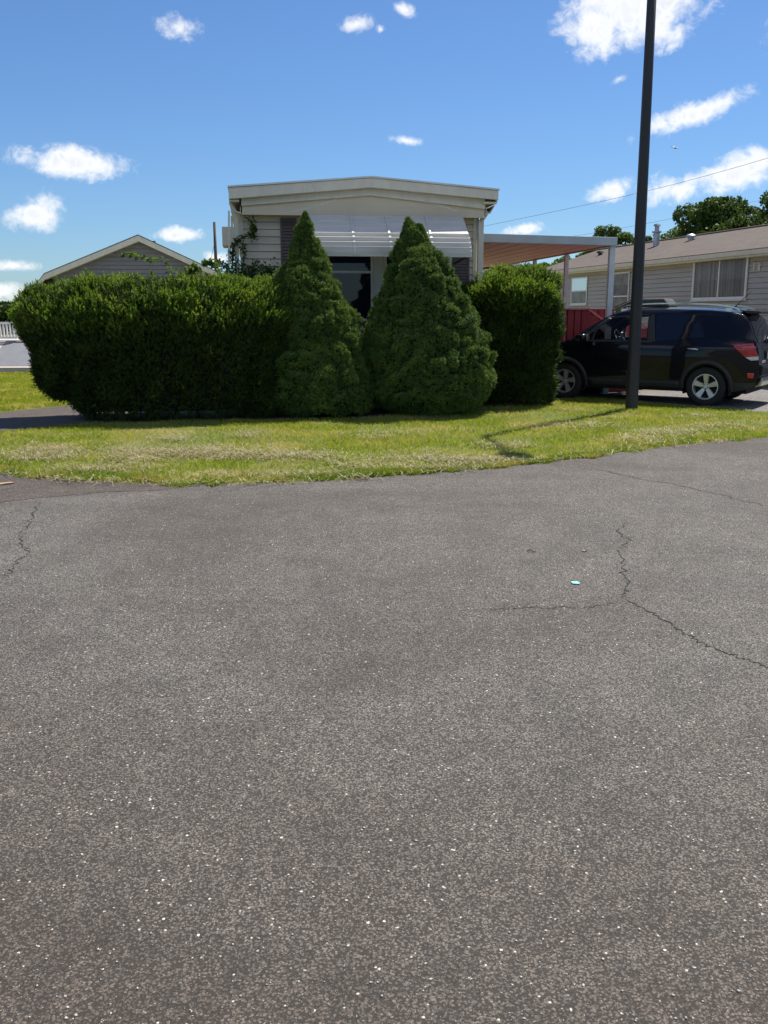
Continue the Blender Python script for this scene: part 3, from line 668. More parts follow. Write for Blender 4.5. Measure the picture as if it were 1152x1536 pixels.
under = lambda u: roofz(u, (rl, rpk, rr_))-th1*0.9
tr = MB(); tr.prism([(w2l,under(w2l)+0.03),(rpk[0],under(rpk[0])+0.03),(w2r,under(w2r)+0.03),(w2r,under(w2r)-0.14),(rpk[0],under(rpk[0])-0.10),(w2l,under(w2l)-0.12)], 'y', f2, f2+0.04)
tr.build('frieze_board', 'trim', home, bevel=0.004)
f3 = f2+0.05
zg = fac(540,322.5,f3)[1]; g3l, g3r = fac(363,310,f3)[0], fac(727,310,f3)[0]
gp = MB(); gp.prism([(g3l,zg),(g3r,zg),(g3r,under(g3r)+0.02),(rpk[0],under(rpk[0])+0.02),(g3l,under(g3l)+0.02)], 'y', f3, f3+0.03)
gp.box(g3l, g3r, f3+0.03, 0.0, zg, zg+0.03)                              # soffit behind the panel
gp.prism([(g3l-0.01,zg-0.02),(g3r+0.01,zg-0.02),(g3r+0.01,zg+0.012),(g3l-0.01,zg+0.012)], 'y', f3-0.012, f3+0.001)
gz = lambda y: fac(540,y,f3)[1]
gp.box(g3l+0.01, g3r-0.01, f3-0.004, f3+0.001, gz(310.5), gz(310))
gp.build('gable_panel', 'gable', home)
# side soffits closing the eaves
ev = MB()
for sgn, ue in ((0, rl), (1, rr_)):
    u0, u1 = (ue[0]+0.01, 0.0) if sgn == 0 else (W0, ue[0]-0.01)
    ev.box(u0, u1, DF+0.06, LEN, ue[1]-th1-0.03, ue[1]-th1)
    x = ue[0]; ev.box(min(x, x+(0.02 if sgn == 0 else -0.02)), max(x, x+(0.02 if sgn == 0 else -0.02)), DF+0.06, LEN, ue[1]-th1, ue[1]-0.005)
ev.build('eaves', 'trim', home)
# arc of sunlight reflected onto the gable, modelled as a pale ribbon
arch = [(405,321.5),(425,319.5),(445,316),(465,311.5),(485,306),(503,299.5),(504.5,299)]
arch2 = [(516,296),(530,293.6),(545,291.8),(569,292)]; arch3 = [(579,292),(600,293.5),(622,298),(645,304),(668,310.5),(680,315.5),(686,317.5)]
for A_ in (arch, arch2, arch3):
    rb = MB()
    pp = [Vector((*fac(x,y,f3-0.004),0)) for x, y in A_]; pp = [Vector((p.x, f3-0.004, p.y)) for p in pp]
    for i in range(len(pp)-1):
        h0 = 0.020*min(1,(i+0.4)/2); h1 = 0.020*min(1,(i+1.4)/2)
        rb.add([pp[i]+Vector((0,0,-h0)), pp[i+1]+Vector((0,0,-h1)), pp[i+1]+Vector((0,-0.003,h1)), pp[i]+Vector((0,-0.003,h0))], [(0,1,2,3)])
    rb.build('reflected_light_arc', 'trim', home)
# gutters along both eaves and the downspouts
for side, (gx0, gx1, gy0, gy1) in (('r', (728,742,308,323)), ('l', (347,361,307,321))):
    (a, zb_), (b, zt_) = fac(gx0, gy1, -0.2), fac(gx1, gy0, -0.2)
    pr = [(a,zt_-0.03),(a,zb_),(a+(b-a)*0.55,zb_+0.03),(b,zt_),(b-0.012,zt_),(a+(b-a)*0.5,zb_+0.05),(a+0.012,zb_+0.03),(a+0.012,zt_-0.03)]
    if side == 'l': pr = [(b-(p-a), z) for p, z in pr]
    q = MB(); q.prism(pr, 'y', -0.22, LEN); q.build('gutter', 'trim', home)
for xs, y0, y1 in (((716,724),328,560), ((352.5,359),320,560)):
    u0, u1 = fac(xs[0],400,-0.09)[0], fac(xs[1],400,-0.09)[0]; za = fac(540,y0,-0.09)[1]
    q = MB(); q.box(u0, u1, -0.12, -0.05, 0.12, za); q.box(u0-0.008, u1+0.008, -0.125, -0.045, za*0.72, za*0.72+0.03)
    q.bar(((u0+u1)/2, -0.085, za-0.02), ((u0+u1)/2+(0.09 if xs[0] > 500 else -0.07), -0.17, za+0.14), 0.06)
    q.build('downspout', 'trim', home, bevel=0.008)
cb = MB(); u0, u1 = fac(709,400,-0.02)[0], fac(717,400,-0.02)[0]; cb.box(u0, u1, -0.03, 0.0, 0.3, zt-0.002); cb.build('corner_trim', 'trim', home); cb = MB()
u0, u1 = fac(361,400,-0.02)[0], fac(366,400,-0.02)[0]; cb.box(u0, u1, -0.03, 0.0, 0.3, zt-0.002); cb.build('corner_trim', 'trim', home)
br = MB(); u0 = fac(346,330)[0]
br.bar((u0+0.02,-0.15,fac(346,325)[1]), (u0+0.02,-0.1,fac(341,392)[1]), 0.035); br.build('eave_brace', 'trim', home); br = MB(); br.bar((u0-0.02,-0.2,fac(346,318)[1]), (u0-0.05,-0.2,fac(341,400)[1]), 0.03); br.build('eave_brace', 'trim', home)
sb = MB(); a = fac(337,340,1.2); b = fac(343,368,1.2); sb.box(a[0]-0.05, b[0]+0.25, 1.2, 2.0, b[1], a[1]); sb.build('side_awning', 'trim', home)
# shutters with louvres
def shutter(x0, x1, y0, y1):
    (a, z1_), (b, z0_) = fac(x0,y0,-0.03), fac(x1,y1,-0.03)
    q = MB(); q.box(a,a+0.035,-0.045,-0.016,z0_,z1_); q.box(b-0.035,b,-0.045,-0.016,z0_,z1_); q.box(a+.035,b-.035,-0.044,-0.016,z1_-0.05,z1_); q.box(a+.035,b-.035,-0.044,-0.016,z0_,z0_+0.05); q.box(a+.03,b-.03,-0.022,-0.016,z0_,z1_)
    z = z0_+0.06
    while z < z1_-0.08:
        q.add([(a+.035,-0.040,z),(b-.035,-0.040,z),(b-.035,-0.023,z+0.045),(a+.035,-0.023,z+0.045),(a+.035,-0.023,z-0.004),(b-.035,-0.023,z-0.004)], [(0,1,2,3),(0,4,5,1)]); z += 0.05
    q.build('shutter', 'shutter', home)
shutter(420,447,327,486); shutter(679.5,702.5,383,486)
# two double hung windows with a broad mullion between
def window(par, org, a1, a2, x0, x1, y0, y1, rail, d=-0.02, fw=0.045, pane='pane', mat='trim', proud=0.03, blind=None, slider=False):
    (a, z1_), (b, z0_) = fac(x0,y0,d,org,a1,a2), fac(x1,y1,d,org,a1,a2)
    q = MB(); y_, yb = d-proud, d
    q.box(a,a+fw,y_,yb,z0_,z1_); q.box(b-fw,b,y_,yb,z0_,z1_); q.box(a+fw,b-fw,y_,yb,z1_-fw,z1_); q.box(a+fw,b-fw,y_,yb,z0_,z0_+fw)
    q.box(a-0.02,b+0.02,y_-0.03,yb,z0_-0.03,z0_-0.002)
    fr = q.build('window', mat, par, bevel=0.004)
    if slider:
        xm = fac(rail,y0,d,org,a1,a2)[0]; s = MB(); s.box(xm-0.025,xm+0.025,y_+0.006,yb,z0_+fw,z1_-fw); s.build('sash_rail', mat, fr)
        cells = [(a+fw,xm-0.025,z0_+fw,z1_-fw),(xm+0.025,b-fw,z0_+fw,z1_-fw)]
    elif rail:
        zm = fac((x0+x1)/2,rail,d,org,a1,a2)[1]; s = MB(); s.box(a+fw,b-fw,y_+0.006,yb,zm-0.02,zm+0.02); s.build('sash_rail', mat, fr)
        cells = [(a+fw,b-fw,z0_+fw,zm-0.02),(a+fw,b-fw,zm+0.02,z1_-fw)]
    else: cells = [(a+fw,b-fw,z0_+fw,z1_-fw)]
    for k, (xa, xb, za, zb_) in enumerate(cells):
        g_ = MB(); yg = yb-0.010-0.003*k; g_.add([(xa,yg,za),(xb,yg,za),(xb,yg,zb_),(xa,yg,zb_)], [(0,1,2,3)]); g_.build('pane', pane, fr)
        if blind:
            c_ = MB(); nfold = 40
            vs = []
            for i in range(nfold+1):
                xx = xa+(xb-xa)*i/nfold; yy = yb-0.0035+(0.0025*math.sin(i*1.9) if blind == 'curtain' else 0.0)
                vs += [(xx,yy,za),(xx,yy,zb_)]
            c_.add(vs, [(2*i,2*i+2,2*i+3,2*i+1) for i in range(nfold)]); c_.build('curtain' if blind == 'curtain' else 'blind', blind, fr)
    return fr
window(home, O, e1, e2, 452, 560, 372, 482, 408)
window(home, O, e1, e2, 576, 676, 372, 482, 408)
mu = MB(); a, b = fac(560,400,-0.02)[0], fac(576,400,-0.02)[0]; mu.box(a+0.002,b-0.002,-0.035,-0.016,fac(560,482)[1],fac(560,370)[1]); mu.build('mullion', 'trim', home)
# aluminium awning: ribbed slats curving down, cross ribs on top
aw0, aw1 = fac(459,330,-0.45)[0], fac(708,370,-1.08)[0]
za = zg-0.015
prof = [(-0.20,za)]
Zk = lambda y, d: fac(580,y,d)[1]
prof = [(y_, Zk(p_, y_)) for p_, y_ in ((323.5,-0.36),(349,-0.775),(355,-0.87),(362,-0.95),(369,-1.01),(375,-1.05),(380,-1.07),(384.5,-1.075))]
aw = thing('window_awning', 'white aluminium slatted awning curving down over the front window', 'awning', tuple(O), HA)
sl = MB()
for i in range(len(prof)-1):
    (y0, z0_), (y1, z1_) = prof[i], prof[i+1]
    if i == 0:
        for k in range(3):
            t0, t1 = k/3, (k+1)/3; ya, zA = y0+(y1-y0)*t0, z0_+(z1_-z0_)*t0; yb, zB = y0+(y1-y0)*t1, z0_+(z1_-z0_)*t1
            sl.add([(aw0,ya,zA),(aw1,ya,zA),(aw1,yb-0.004,zB+0.004),(aw0,yb-0.004,zB+0.004),(aw0,yb,zB-0.008),(aw1,yb,zB-0.008)], [(0,1,2,3),(3,2,5,4)])
    else:  # each lower slat: a short tread and a drop
        ym = y1-0.006; tz = z0_-(z0_-z1_)*0.20
        sl.add([(aw0,y0+0.012,z0_),(aw1,y0+0.012,z0_),(aw1,ym,tz),(aw0,ym,tz),(aw0,ym+0.002,z1_-0.004),(aw1,ym+0.002,z1_-0.004),(aw0,ym+0.018,z1_-0.004),(aw1,ym+0.018,z1_-0.004)], [(0,1,2,3),(3,2,5,4),(4,5,7,6)])
o = sl.build('slats', 'alu', aw); s_ = o.modifiers.new('thickness','SOLIDIFY'); s_.thickness = 0.004
for xp in (530.5, 585, 647):
    u = fac(xp,352,-0.9)[0]; q = MB(); pts = [(u, y-0.012, z+0.012) for y, z in prof]
    for i in range(len(pts)-1): q.bar(pts[i], pts[i+1], 0.038 if i else 0.03, 0.016)
    q.build('rib', 'alu', aw)
for u in (aw0, aw1):
    q = MB(); pts = [(y,z) for y,z in prof]; inner = [(y+0.045, z-0.03) for y, z in prof[::-1]]
    q.prism(pts+inner, 'x', u-0.006, u+0.006); q.build('end_rib', 'alu', aw)
q = MB()
for u in (aw0+0.05, aw1-0.05):
    q = MB(); q.bar((u,-1.06,prof[-1][1]+0.02), (u,-0.03,prof[-1][1]-0.05), 0.025); q.build('support_arm', 'shutter', aw)
# porch annex, deck bounce painted into its wall colour, on the right side of the house, under the carport
ax0 = W0; an_ = MB(); an_.box(ax0+0.002, ax0+1.55, 7.2, 11.5, 0.4, 2.98); an_.build('annex_wall', 'soffit', home)
q = MB(); q.box(ax0+0.35, ax0+0.75, 7.185, 7.199, 0.7, 2.3); q.build('annex_window', 'dark', home)

# ------------------------------------------------------------------ carport over the deck
cd = 1.35
c_l, c_r = fac(700,352,cd), fac(926.5,356,cd)
cp = thing('carport', 'flat carport roof on slim white posts with red deck bounce painted into its ceiling', 'carport', tuple(O), HA)
tl, trr = (W0+0.02, fac(727,349.5,cd)[1]), c_r
hgt = trr[1]-fac(922,368.5,cd)[1]
CLEN = 9.2
q = MB(); q.prism([(tl[0],tl[1]),trr,(trr[0],trr[1]-hgt),(tl[0],tl[1]-hgt)], 'y', cd, cd+0.05); q.build('front_fascia', 'fascia_blue', cp, bevel=0.006)
q = MB(); q.box(trr[0]-0.05, trr[0], cd+0.052, cd+CLEN, trr[1]-hgt, trr[1]-0.01); q.build('side_fascia', 'fascia_blue', cp)
q = MB(); q.prism([(tl[0],tl[1]-0.03),(trr[0]-0.052,trr[1]-0.03),(trr[0]-0.052,trr[1]-0.055),(tl[0],tl[1]-0.055)], 'y', cd+0.052, cd+CLEN); q.build('roof_deck', 'roofw', cp)
q = MB(); npan = 9
for k in range(npan):
    ua = tl[0]+(trr[0]-0.06-tl[0])*k/npan; ub = tl[0]+(trr[0]-0.06-tl[0])*(k+1)/npan
    zz = lambda u: tl[1]+(trr[1]-tl[1])*(u-tl[0])/(trr[0]-tl[0])-hgt+0.02
    q.add([(ua,cd+.052,zz(ua)),(ub-0.03,cd+.052,zz(ub)),(ub-0.015,cd+.052,zz(ub)+0.03),(ub,cd+.052,zz(ub)),(ua,cd+CLEN,zz(ua)),(ub-0.03,cd+CLEN,zz(ub)),(ub-0.015,cd+CLEN,zz(ub)+0.03),(ub,cd+CLEN,zz(ub))], [(0,1,5,4),(1,2,6,5),(2,3,7,6)])
q.build('ceiling', 'soffit', cp)
pu = fac(915.5,420,cd+0.12)[0]
for k, yy in enumerate((cd+0.12, cd+2.75, cd+5.1, cd+7.9)):
    q = MB(); wd = 0.052 if k == 0 else 0.042
    q.box(pu-wd, pu+wd, yy-wd, yy+wd, 0.0, trr[1]-hgt-0.0); q.box(pu-wd-0.02,pu+wd+0.02,yy-wd-0.02,yy+wd+0.02,0,0.03); q.build('post', 'post', cp, bevel=0.006)
# red deck under it
dk = thing('wooden_deck', 'dark red wooden deck with board railing and sloping stair rails', 'deck', tuple(O), HA)
dd0 = cd+0.45
ztop = fac(860,462.5,dd0)[1]; ux = fac(882,470,dd0)[0]; ul = W0+0.15
q = MB(); q.box(ul, ux, dd0+0.03, dd0+4.2, 0.62, 0.70); q.build('deck_floor', 'red', dk)
q = MB(); nb = int((ux-ul)/0.135)
for k in range(nb):
    a = ul+(ux-ul)*k/nb; q.box(a+0.011, a+(ux-ul)/nb-0.011, dd0-0.012+0.004*(k % 2), dd0+0.012, 0.06, ztop-0.03)
q.box(ul, ux, dd0+0.045, dd0+0.05, 0.06, ztop-0.03)
q.build('front_boards', 'red', dk)
q = MB(); q.box(ul-0.02, ux+0.03, dd0-0.04, dd0+0.06, ztop-0.03, ztop); q.build('rail_cap', 'red_sunlit', dk)
q = MB(); lz = fac(848,463,dd0-0.03)[0]; q.box(lz-0.012,lz+0.012,dd0-0.03,dd0-0.014,0.1,ztop-0.04); q.build('board_batten', 'red_sunlit', dk)
for k, (dy, xs) in enumerate(((0.0, (880,462.5,907,482)), (1.25, (921,462.5,934,470)))):
    (ua, za_), (ub, zb_) = fac(xs[0],xs[1],dd0+dy), fac(xs[2],xs[3],dd0+dy)
    sl_ = (zb_-za_)/(ub-ua); ue = ua+1.25; ze = za_+sl_*1.25
    q = MB(); q.bar((ua,dd0+dy,za_),(ue,dd0+dy,ze),0.10,0.04); q.build('stair_rail', 'red_sunlit', dk)
    q = MB(); n_ = 8
    for j in range(n_):
        x0 = ua+(ue-ua)*j/n_; zz_ = za_+sl_*(x0-ua+0.08)-0.05; q.box(x0+0.006,x0+(ue-ua)/n_-0.006,dd0+dy-0.012,dd0+dy+0.012,max(0.04,zz_-0.85),zz_)
    q.build('stair_boards', 'red', dk)
q = MB(); zb2 = fac(900,463.5,dd0+1.25)[1]; q.box(ux-0.02, fac(921,463,dd0+1.25)[0], dd0+1.24, dd0+1.27, 0.06, zb2)
uu = ux
while uu < fac(921,463,dd0+1.25)[0]-0.1: q.box(uu+0.008,uu+0.12,dd0+1.225,dd0+1.24,0.06,zb2-0.01); uu += 0.135
q.build('back_boards', 'red', dk)
q = MB()
for j in range(4): q.box(ux+0.28*j+0.02, ux+0.28*(j+1)+0.02, dd0+0.06, dd0+1.2, 0.02, 0.62-0.16*j)
q.build('steps', 'red', dk)

# ------------------------------------------------------------------ climbing vine on the left corner of the house
vn = thing('climbing_vine', 'thin leafy vine climbing the left front corner of the mobile home', 'vine', tuple(at(362,400,15.85)*Vector((1,1,0)) if False else (at(362,400,15.85).x, 15.85, 0)))
vb = np.array(vn.location)
def fp(x, y, d=-0.16):
    u, z = fac(x, y, d); P = O+e1*u+e2*d; return Vector((P.x-vb[0], P.y-vb[1], z))
paths = [[(352,470),(350,430),(349,395),(350,375),(356,360),(366,356),(376,350),(381,344),(380,336),(374,328)], [(364,470),(362,430),(364,400),(366,380),(364,368),(358,362)], [(375,460),(378,420),(380,400),(384,392)], [(349,395),(344,380),(348,366)], [(382,344),(378,352),(382,356)],
         [(395,460),(392,425),(396,410),(410,404)], [(352,430),(340,405),(335,397),(326,394)]]
stem = MB(); LP = []
for p in paths:
    pts = [fp(x,y,-0.16-0.03*(i%2)) for i,(x,y) in enumerate(p)]; c_ = catmull(pts, 6); stem.tube(c_, [0.010-0.006*i/len(c_) for i in range(len(c_))], 5)
    LP += [c_[i]*(1-t)+c_[i+1]*t for i in range(len(c_)-1) for t in (0,0.33,0.66)]
stem.build('stem', 'bark', vn)
LP = np.array([tuple(p) for p in LP]); low = LP[LP[:,2] < 2.3]
Pv = np.concatenate([np.repeat(LP,2,0)+rng.normal(size=(len(LP)*2,3))*0.028, np.repeat(low,9,0)+rng.normal(size=(len(low)*9,3))*np.array([0.08,0.07,0.07])])
V, Fc = leafquads(Pv, 0.034, 5, 0.5); obj('leaves', me_np('leaves', V, Fc), 'vine', vn)
# pale tendril waving above the hedge
def tendril(label, px, Y, leaf, n):
    p0 = at(*px[0], Y); t = thing('vine_tendril', label, 'vine', (p0.x, p0.y, 0)); b0 = Vector((p0.x,p0.y,0))
    c_ = catmull([at(x,y,Y)-b0 for x,y in px], 6); q = MB(); q.tube(c_, [0.007-0.004*i/len(c_) for i in range(len(c_))], 5); q.build('stem', 'vine', t)
    P = np.array([tuple(c_[int(i)]) for i in np.sort(rng.integers(0,len(c_),n)**1.0)]); P = P+rng.normal(size=P.shape)*0.035*np.linspace(1.6,0.3,len(P))[:,None]
    V, Fc = leafquads(P, leaf, 9, 0.6); obj('leaves', me_np('leaves', V, Fc), M['leaf_b'], t)
tendril('long pale tendril arching left above the hedge against the grey gable', [(262,430),(256,405),(247,393),(235,389),(220,388),(208,386),(200,382),(192,380),(184,383),(184,387)], 14.5, 0.05, 90)
tendril('bushy upright shoot above the hedge near the utility pole', [(280,425),(284,410),(290,401),(298,404)], 14.5, 0.07, 120)
tendril('dark drooping shoot reaching toward the utility pole base', [(330,420),(322,400),(312,393),(306,397)], 14.9, 0.06, 110)

# ------------------------------------------------------------------ house on the right
EAV = 3.0
pn, pf = ground(1152,372.5,EAV), ground(862,403.2,EAV)
ad = (pn-pf); ad.z = 0; ad.normalize(); an2 = Vector((-ad.y, ad.x, 0)); RA = math.atan2(ad.y, ad.x)
OV = 0.28
def on_line(x):   # point of the eave line above picture column x
    r = ray(x, 400); n = Vector((r.y,-r.x,0)); p = Vector((pf.x,pf.y,0)); t = -p.dot(n)/ad.dot(n); return p+ad*t
g0 = on_line(800); RO = g0+an2*OV; RO.z = 0
RL_ = (on_line(1152)-g0).length+3.0
hr_ = thing('neighbour_house', 'tan sided house with brown shingle roof at the right behind the car', 'house', tuple(RO), RA)
rf = lambda x, y, d=0.0: fac(x, y, d, RO, ad, an2)
q = laps(MB(), 0, RL_, 0.25, EAV-0.14, 0.125, 0.017); q.box(0, RL_, 0.02, 4.9, 0.0, EAV-0.13); q.build('wall', 'sidingR', hr_)
RW = 2.45; zr = rf(1152,340,RW)[1]
zr = max(EAV+0.5, zr)
q = MB(); q.add([(-0.25,-OV,EAV),(RL_+0.25,-OV,EAV),(RL_+0.25,RW,zr),(-0.25,RW,zr),(RL_+0.25,2*RW+OV,EAV),(-0.25,2*RW+OV,EAV)], [(0,1,2,3),(3,2,4,5)])
# give the roof its own flat coordinates for the shingle courses
o = q.build('roof', 'roofR', hr_); s_ = o.modifiers.new('thickness','SOLIDIFY'); s_.thickness = 0.03; s_.offset = 1
for ue in (0.0, RL_):
    q = MB(); q.prism([(0.02,EAV-0.14),(4.88,EAV-0.14),(RW,zr-0.06)], 'x', ue-(0.0 if ue else 0.01), ue+(0.01 if ue else 0.0)); q.build('gable_end', 'sidingR', hr_)
q = MB(); q.prism([(-OV-0.10,EAV-0.0),(-OV-0.085,EAV-0.10),(-OV-0.012,EAV-0.11),(-OV-0.012,EAV-0.1),(-OV-0.075,EAV-0.09),(-OV-0.09,EAV)], 'x', -0.25, RL_+0.25); q.box(-0.25,RL_+0.25,-OV-0.010,-OV+0.012,EAV-0.15,EAV-0.006); q.build('gutter', 'trim', hr_)
q = MB(); q.box(-0.25,RL_+0.25,-OV+0.013,0.03,EAV-0.15,EAV-0.135); q.build('soffit', 'trim', hr_)
q = MB(); q.tube([(-0.25,RW,zr+0.045),(RL_+0.25,RW,zr+0.045)], 0.035, 6); q.build('ridge_cap', 'roofR', hr_)
window(hr_, RO, ad, an2, 858, 880, 416.5, 456.8, 436.5, -0.024, 0.05, 'clear', 'white', 0.02, 'blind')
window(hr_, RO, ad, an2, 917, 942, 409.5, 466, 444.5, -0.024, 0.05, 'clear', 'white', 0.02, 'blind')
window(hr_, RO, ad, an2, 1042, 1119, 388, 449, 1081, -0.026, 0.07, 'clear', 'white', 0.03, 'curtain', slider=True)
a = rf(1137,400,-0.05); q = MB(); q.box(a[0]-0.05,a[0]+0.05,-0.03,-0.017,a[1]-0.10,a[1]+0.10); q.bar((a[0],-0.03,a[1]+0.08),(a[0],-0.15,a[1]+0.08),0.035); q.bar((a[0],-0.14,a[1]+0.09),(a[0],-0.14,a[1]-0.08),0.045); q.build('dryer_vent', 'trim', hr_)
def roof_pt(x, y):
    """roof slope point under picture pixel"""
    nrm = Vector((0,-(zr-EAV),(RW+OV))).normalized(); nw = ad*0+an2*nrm.y+Vector((0,0,nrm.z)); p0 = RO+an2*(-OV)+Vector((0,0,EAV)); r = ray(x,y); E_ = Vector((0,0,EYE)); t = (p0-E_).dot(nw)/r.dot(nw); P = E_+r*t-RO
    return P.dot(ad), P.dot(an2), P.z
def vert_h(P, ytop):  # height of a vertical standing at local P reaching picture row ytop
    Wp = RO+ad*P[0]+an2*P[1]; d = Wp.y; return (768-ytop, d)
u, v, z = roof_pt(984, 370); pz = at(984, 336, (RO+ad*u+an2*v).y).z
q = MB(); rr0 = 0.10; H = pz-z
q.lathe([(rr0,z-0.12),(rr0,z+H*0.60),(rr0*1.5,z+H*0.62),(rr0*1.5,z+H*0.68),(rr0*0.72,z+H*0.70),(rr0*0.72,z+H*0.90),(rr0*1.25,z+H*0.92),(rr0*0.9,z+H),(0.001,z+H)], (u,v,0), 16); q.build('flue_pipe', 'galv', hr_, smooth=False)
u, v, z = roof_pt(1036, 362); pz = at(1036, 351, (RO+ad*u+an2*v).y).z; H = pz-z
q = MB(); q.lathe([(0.09,z-0.1),(0.09,z+H*0.55),(0.16,z+H*0.58),(0.15,z+H*0.8),(0.07,z+H),(0.001,z+H)], (u,v,0), 16); q.build('roof_vent', 'galv', hr_)
u, v, z = roof_pt(900, 384); q = MB(); q.lathe([(0.07,z-0.05),(0.07,z+0.10),(0.14,z+0.11),(0.10,z+0.17),(0.001,z+0.18)], (u,v,0), 12); q.build('roof_vent', 'plastic', hr_)

# ------------------------------------------------------------------ grey gabled house at the left
LY = 36.0; LAG = R(7); b1 = Vector((math.cos(LAG), math.sin(LAG), 0)); b2 = Vector((-math.sin(LAG), math.cos(LAG), 0))
LO = at(62,420,LY); LO.z = 0
hl_ = thing('gabled_house', 'grey vinyl sided house with white rake boards rising behind the hedge at left', 'house', tuple(LO), LAG)
lf = lambda x, y, d=0.0: fac(x, y, d, LO, b1, b2)
A_, P_, B_, C_ = lf(66,411,-0.3), lf(207,353,-0.3), lf(330,410,-0.3), lf(46,436,-0.3)
slope_z = lambda u: A_[1]+(P_[1]-A_[1])*(u-A_[0])/(P_[0]-A_[0]) if u < P_[0] else P_[1]+(B_[1]-P_[1])*(u-P_[0])/(B_[0]-P_[0])
def clipg(z):
    z = z+0.12
    if z <= min(A_[1], B_[1]): return (A_[0]+0.3, B_[0]-0.3)
    ul = A_[0]+(P_[0]-A_[0])*max(0,(z-A_[1]))/(P_[1]-A_[1]); ur = P_[0]+(B_[0]-P_[0])*min(1,(P_[1]-z)/(P_[1]-B_[1])); return (max(ul,A_[0]+0.3), min(ur,B_[0]-0.3))
q = laps(MB(), 0, 0, 0.3, P_[1]-0.12, 0.15, 0.026, 0, clipg)
q.prism([(A_[0]+0.3,0.0),(B_[0]-0.3,0.0),(B_[0]-0.3,B_[1]-0.05),(P_[0],P_[1]-0.16),(A_[0]+0.3,A_[1]-0.05)], 'y', 0.02, 14); q.build('wall', 'sidingL', hl_)
th = 0.20
q = MB(); q.prism([A_,P_,B_,(B_[0],B_[1]-th),(P_[0],P_[1]-th*1.05),(A_[0],A_[1]-th)], 'y', -0.3, -0.25); q.prism([(A_[0],A_[1]-0.002),(A_[0]+0.02,A_[1]-th),(C_[0]+0.15,C_[1]-0.1),C_], 'y', -0.299, -0.26); q.build('rake_board', 'trim', hl_)
q = MB(); q.prism([A_,P_,B_,(B_[0],B_[1]+0.03),(P_[0],P_[1]+0.035),(A_[0],A_[1]+0.03),C_], 'y', -0.31, 14.3); q.build('roof', 'roofL', hl_)
q = MB(); q.prism([(A_[0]+0.02,A_[1]-th),(P_[0],P_[1]-th*1.05),(B_[0],B_[1]-th),(B_[0],B_[1]-th+0.02),(P_[0],P_[1]-th+0.02),(A_[0]+0.02,A_[1]-th+0.02)], 'y', -0.25, 0.0); q.build('soffit', 'trim', hl_)
q = MB(); v_ = lf(234,364,0.3); q.lathe([(0.05,-0.1),(0.05,0.06),(0.08,0.07),(0.001,0.10)], (v_[0]-0.1,0.6,slope_z(v_[0]-0.1)), 8); q.build('roof_vent', 'plastic', hl_)
# second pale house glimpsed under the carport
fo = at(770,398,46); fo.z = 0
hf = thing('pale_house', 'pale house with dark low roof glimpsed far behind under the carport', 'house', tuple(fo), R(8))
zA, zB = at(766,397,46).z, at(802,411,46).z; wB = at(803,411,46).x-fo.x
q = laps(MB(), -6, wB, 0.2, zB-0.2, 0.2, 0.02); q.box(-6, wB, 0.02, 9, 0, zB-0.2); q.prism([(-6,zB-0.2),(wB,zB-0.2),(wB,zB-0.05),(-0.2,zA-0.1),(-6,zB-0.2+0.01)], 'y', 0.0, 9); q.build('wall', 'sidingF', hf)
q = MB(); q.prism([(-6.3,zB-0.25),(-0.2,zA),(wB+0.3,zB-0.08),(wB+0.3,zB+0.07),(-0.2,zA+0.16),(-6.3,zB-0.1)], 'y', -0.3, 9.3); q.build('roof', 'fascia_blue', hf)
# porch with ramp at the far left
po = at(-60,500,27); po.z = 0
pc = thing('porch_ramp', 'white railed porch above a ramp painted in shaded grey beyond the lawn at far left', 'porch', tuple(po), R(3))
pf_ = lambda x, y, d=0.0: fac(x, y, d, po, Vector((math.cos(R(3)),math.sin(R(3)),0)), Vector((-math.sin(R(3)),math.cos(R(3)),0)))
(u0, zt2), (u1, zb2) = pf_(-60,483), pf_(26,508)
q = MB(); q.box(u0,u1,-0.04,0.04,zt2-0.06,zt2); q.build('top_rail','white',pc); q = MB(); q.box(u0,u1,-0.03,0.03,zb2,zb2+0.06); q.build('bottom_rail','white',pc)
nb_ = 17
for k in range(nb_+1):
    u = u0+(u1-u0)*k/nb_; wq = 0.045 if k in (nb_, 0) else 0.022; q = MB(); q.box(u-wq,u+wq,-0.02,0.02,zb2+0.06,zt2-0.06); q.build('baluster','white',pc)
q = MB(); q.prism([(u1,zt2-0.3),(u1+0.45,zb2+0.15),(u1+0.45,zb2+0.05),(u1,zt2-0.38)], 'y', -0.03, 0.03); q.build('hand_rail','white',pc)
ur0 = pf_(9,512)[0]
q = MB(); q.box(u0-3, u1+3.3, 0.05, 3.0, 0, zb2-0.04); q.build('platform','concrete',pc)
q = MB(); q.box(pf_(-12,520)[0], pf_(6,512)[0], 0.03, 0.049, pf_(0,528)[1], pf_(0,511.5)[1]); q.build('access_opening','dark',pc)
q = MB(); zR = zb2-0.05; q.prism([(0.04,zR),(-1.75,0.16),(-1.75,0.02),(0.04,0.02)], 'x', ur0, u1+3.2); q.build('ramp','shaded_ramp',pc)
q = MB(); q.box(u0-3, u1+3.3, -2.3, -1.76, 0.0, 0.15); q.prism([(0.04,zR-0.01),(-1.75,0.155),(-1.75,0.02),(0.04,0.02)], 'x', u0-1.0, ur0-0.003); q.build('ramp_curb','concrete',pc)

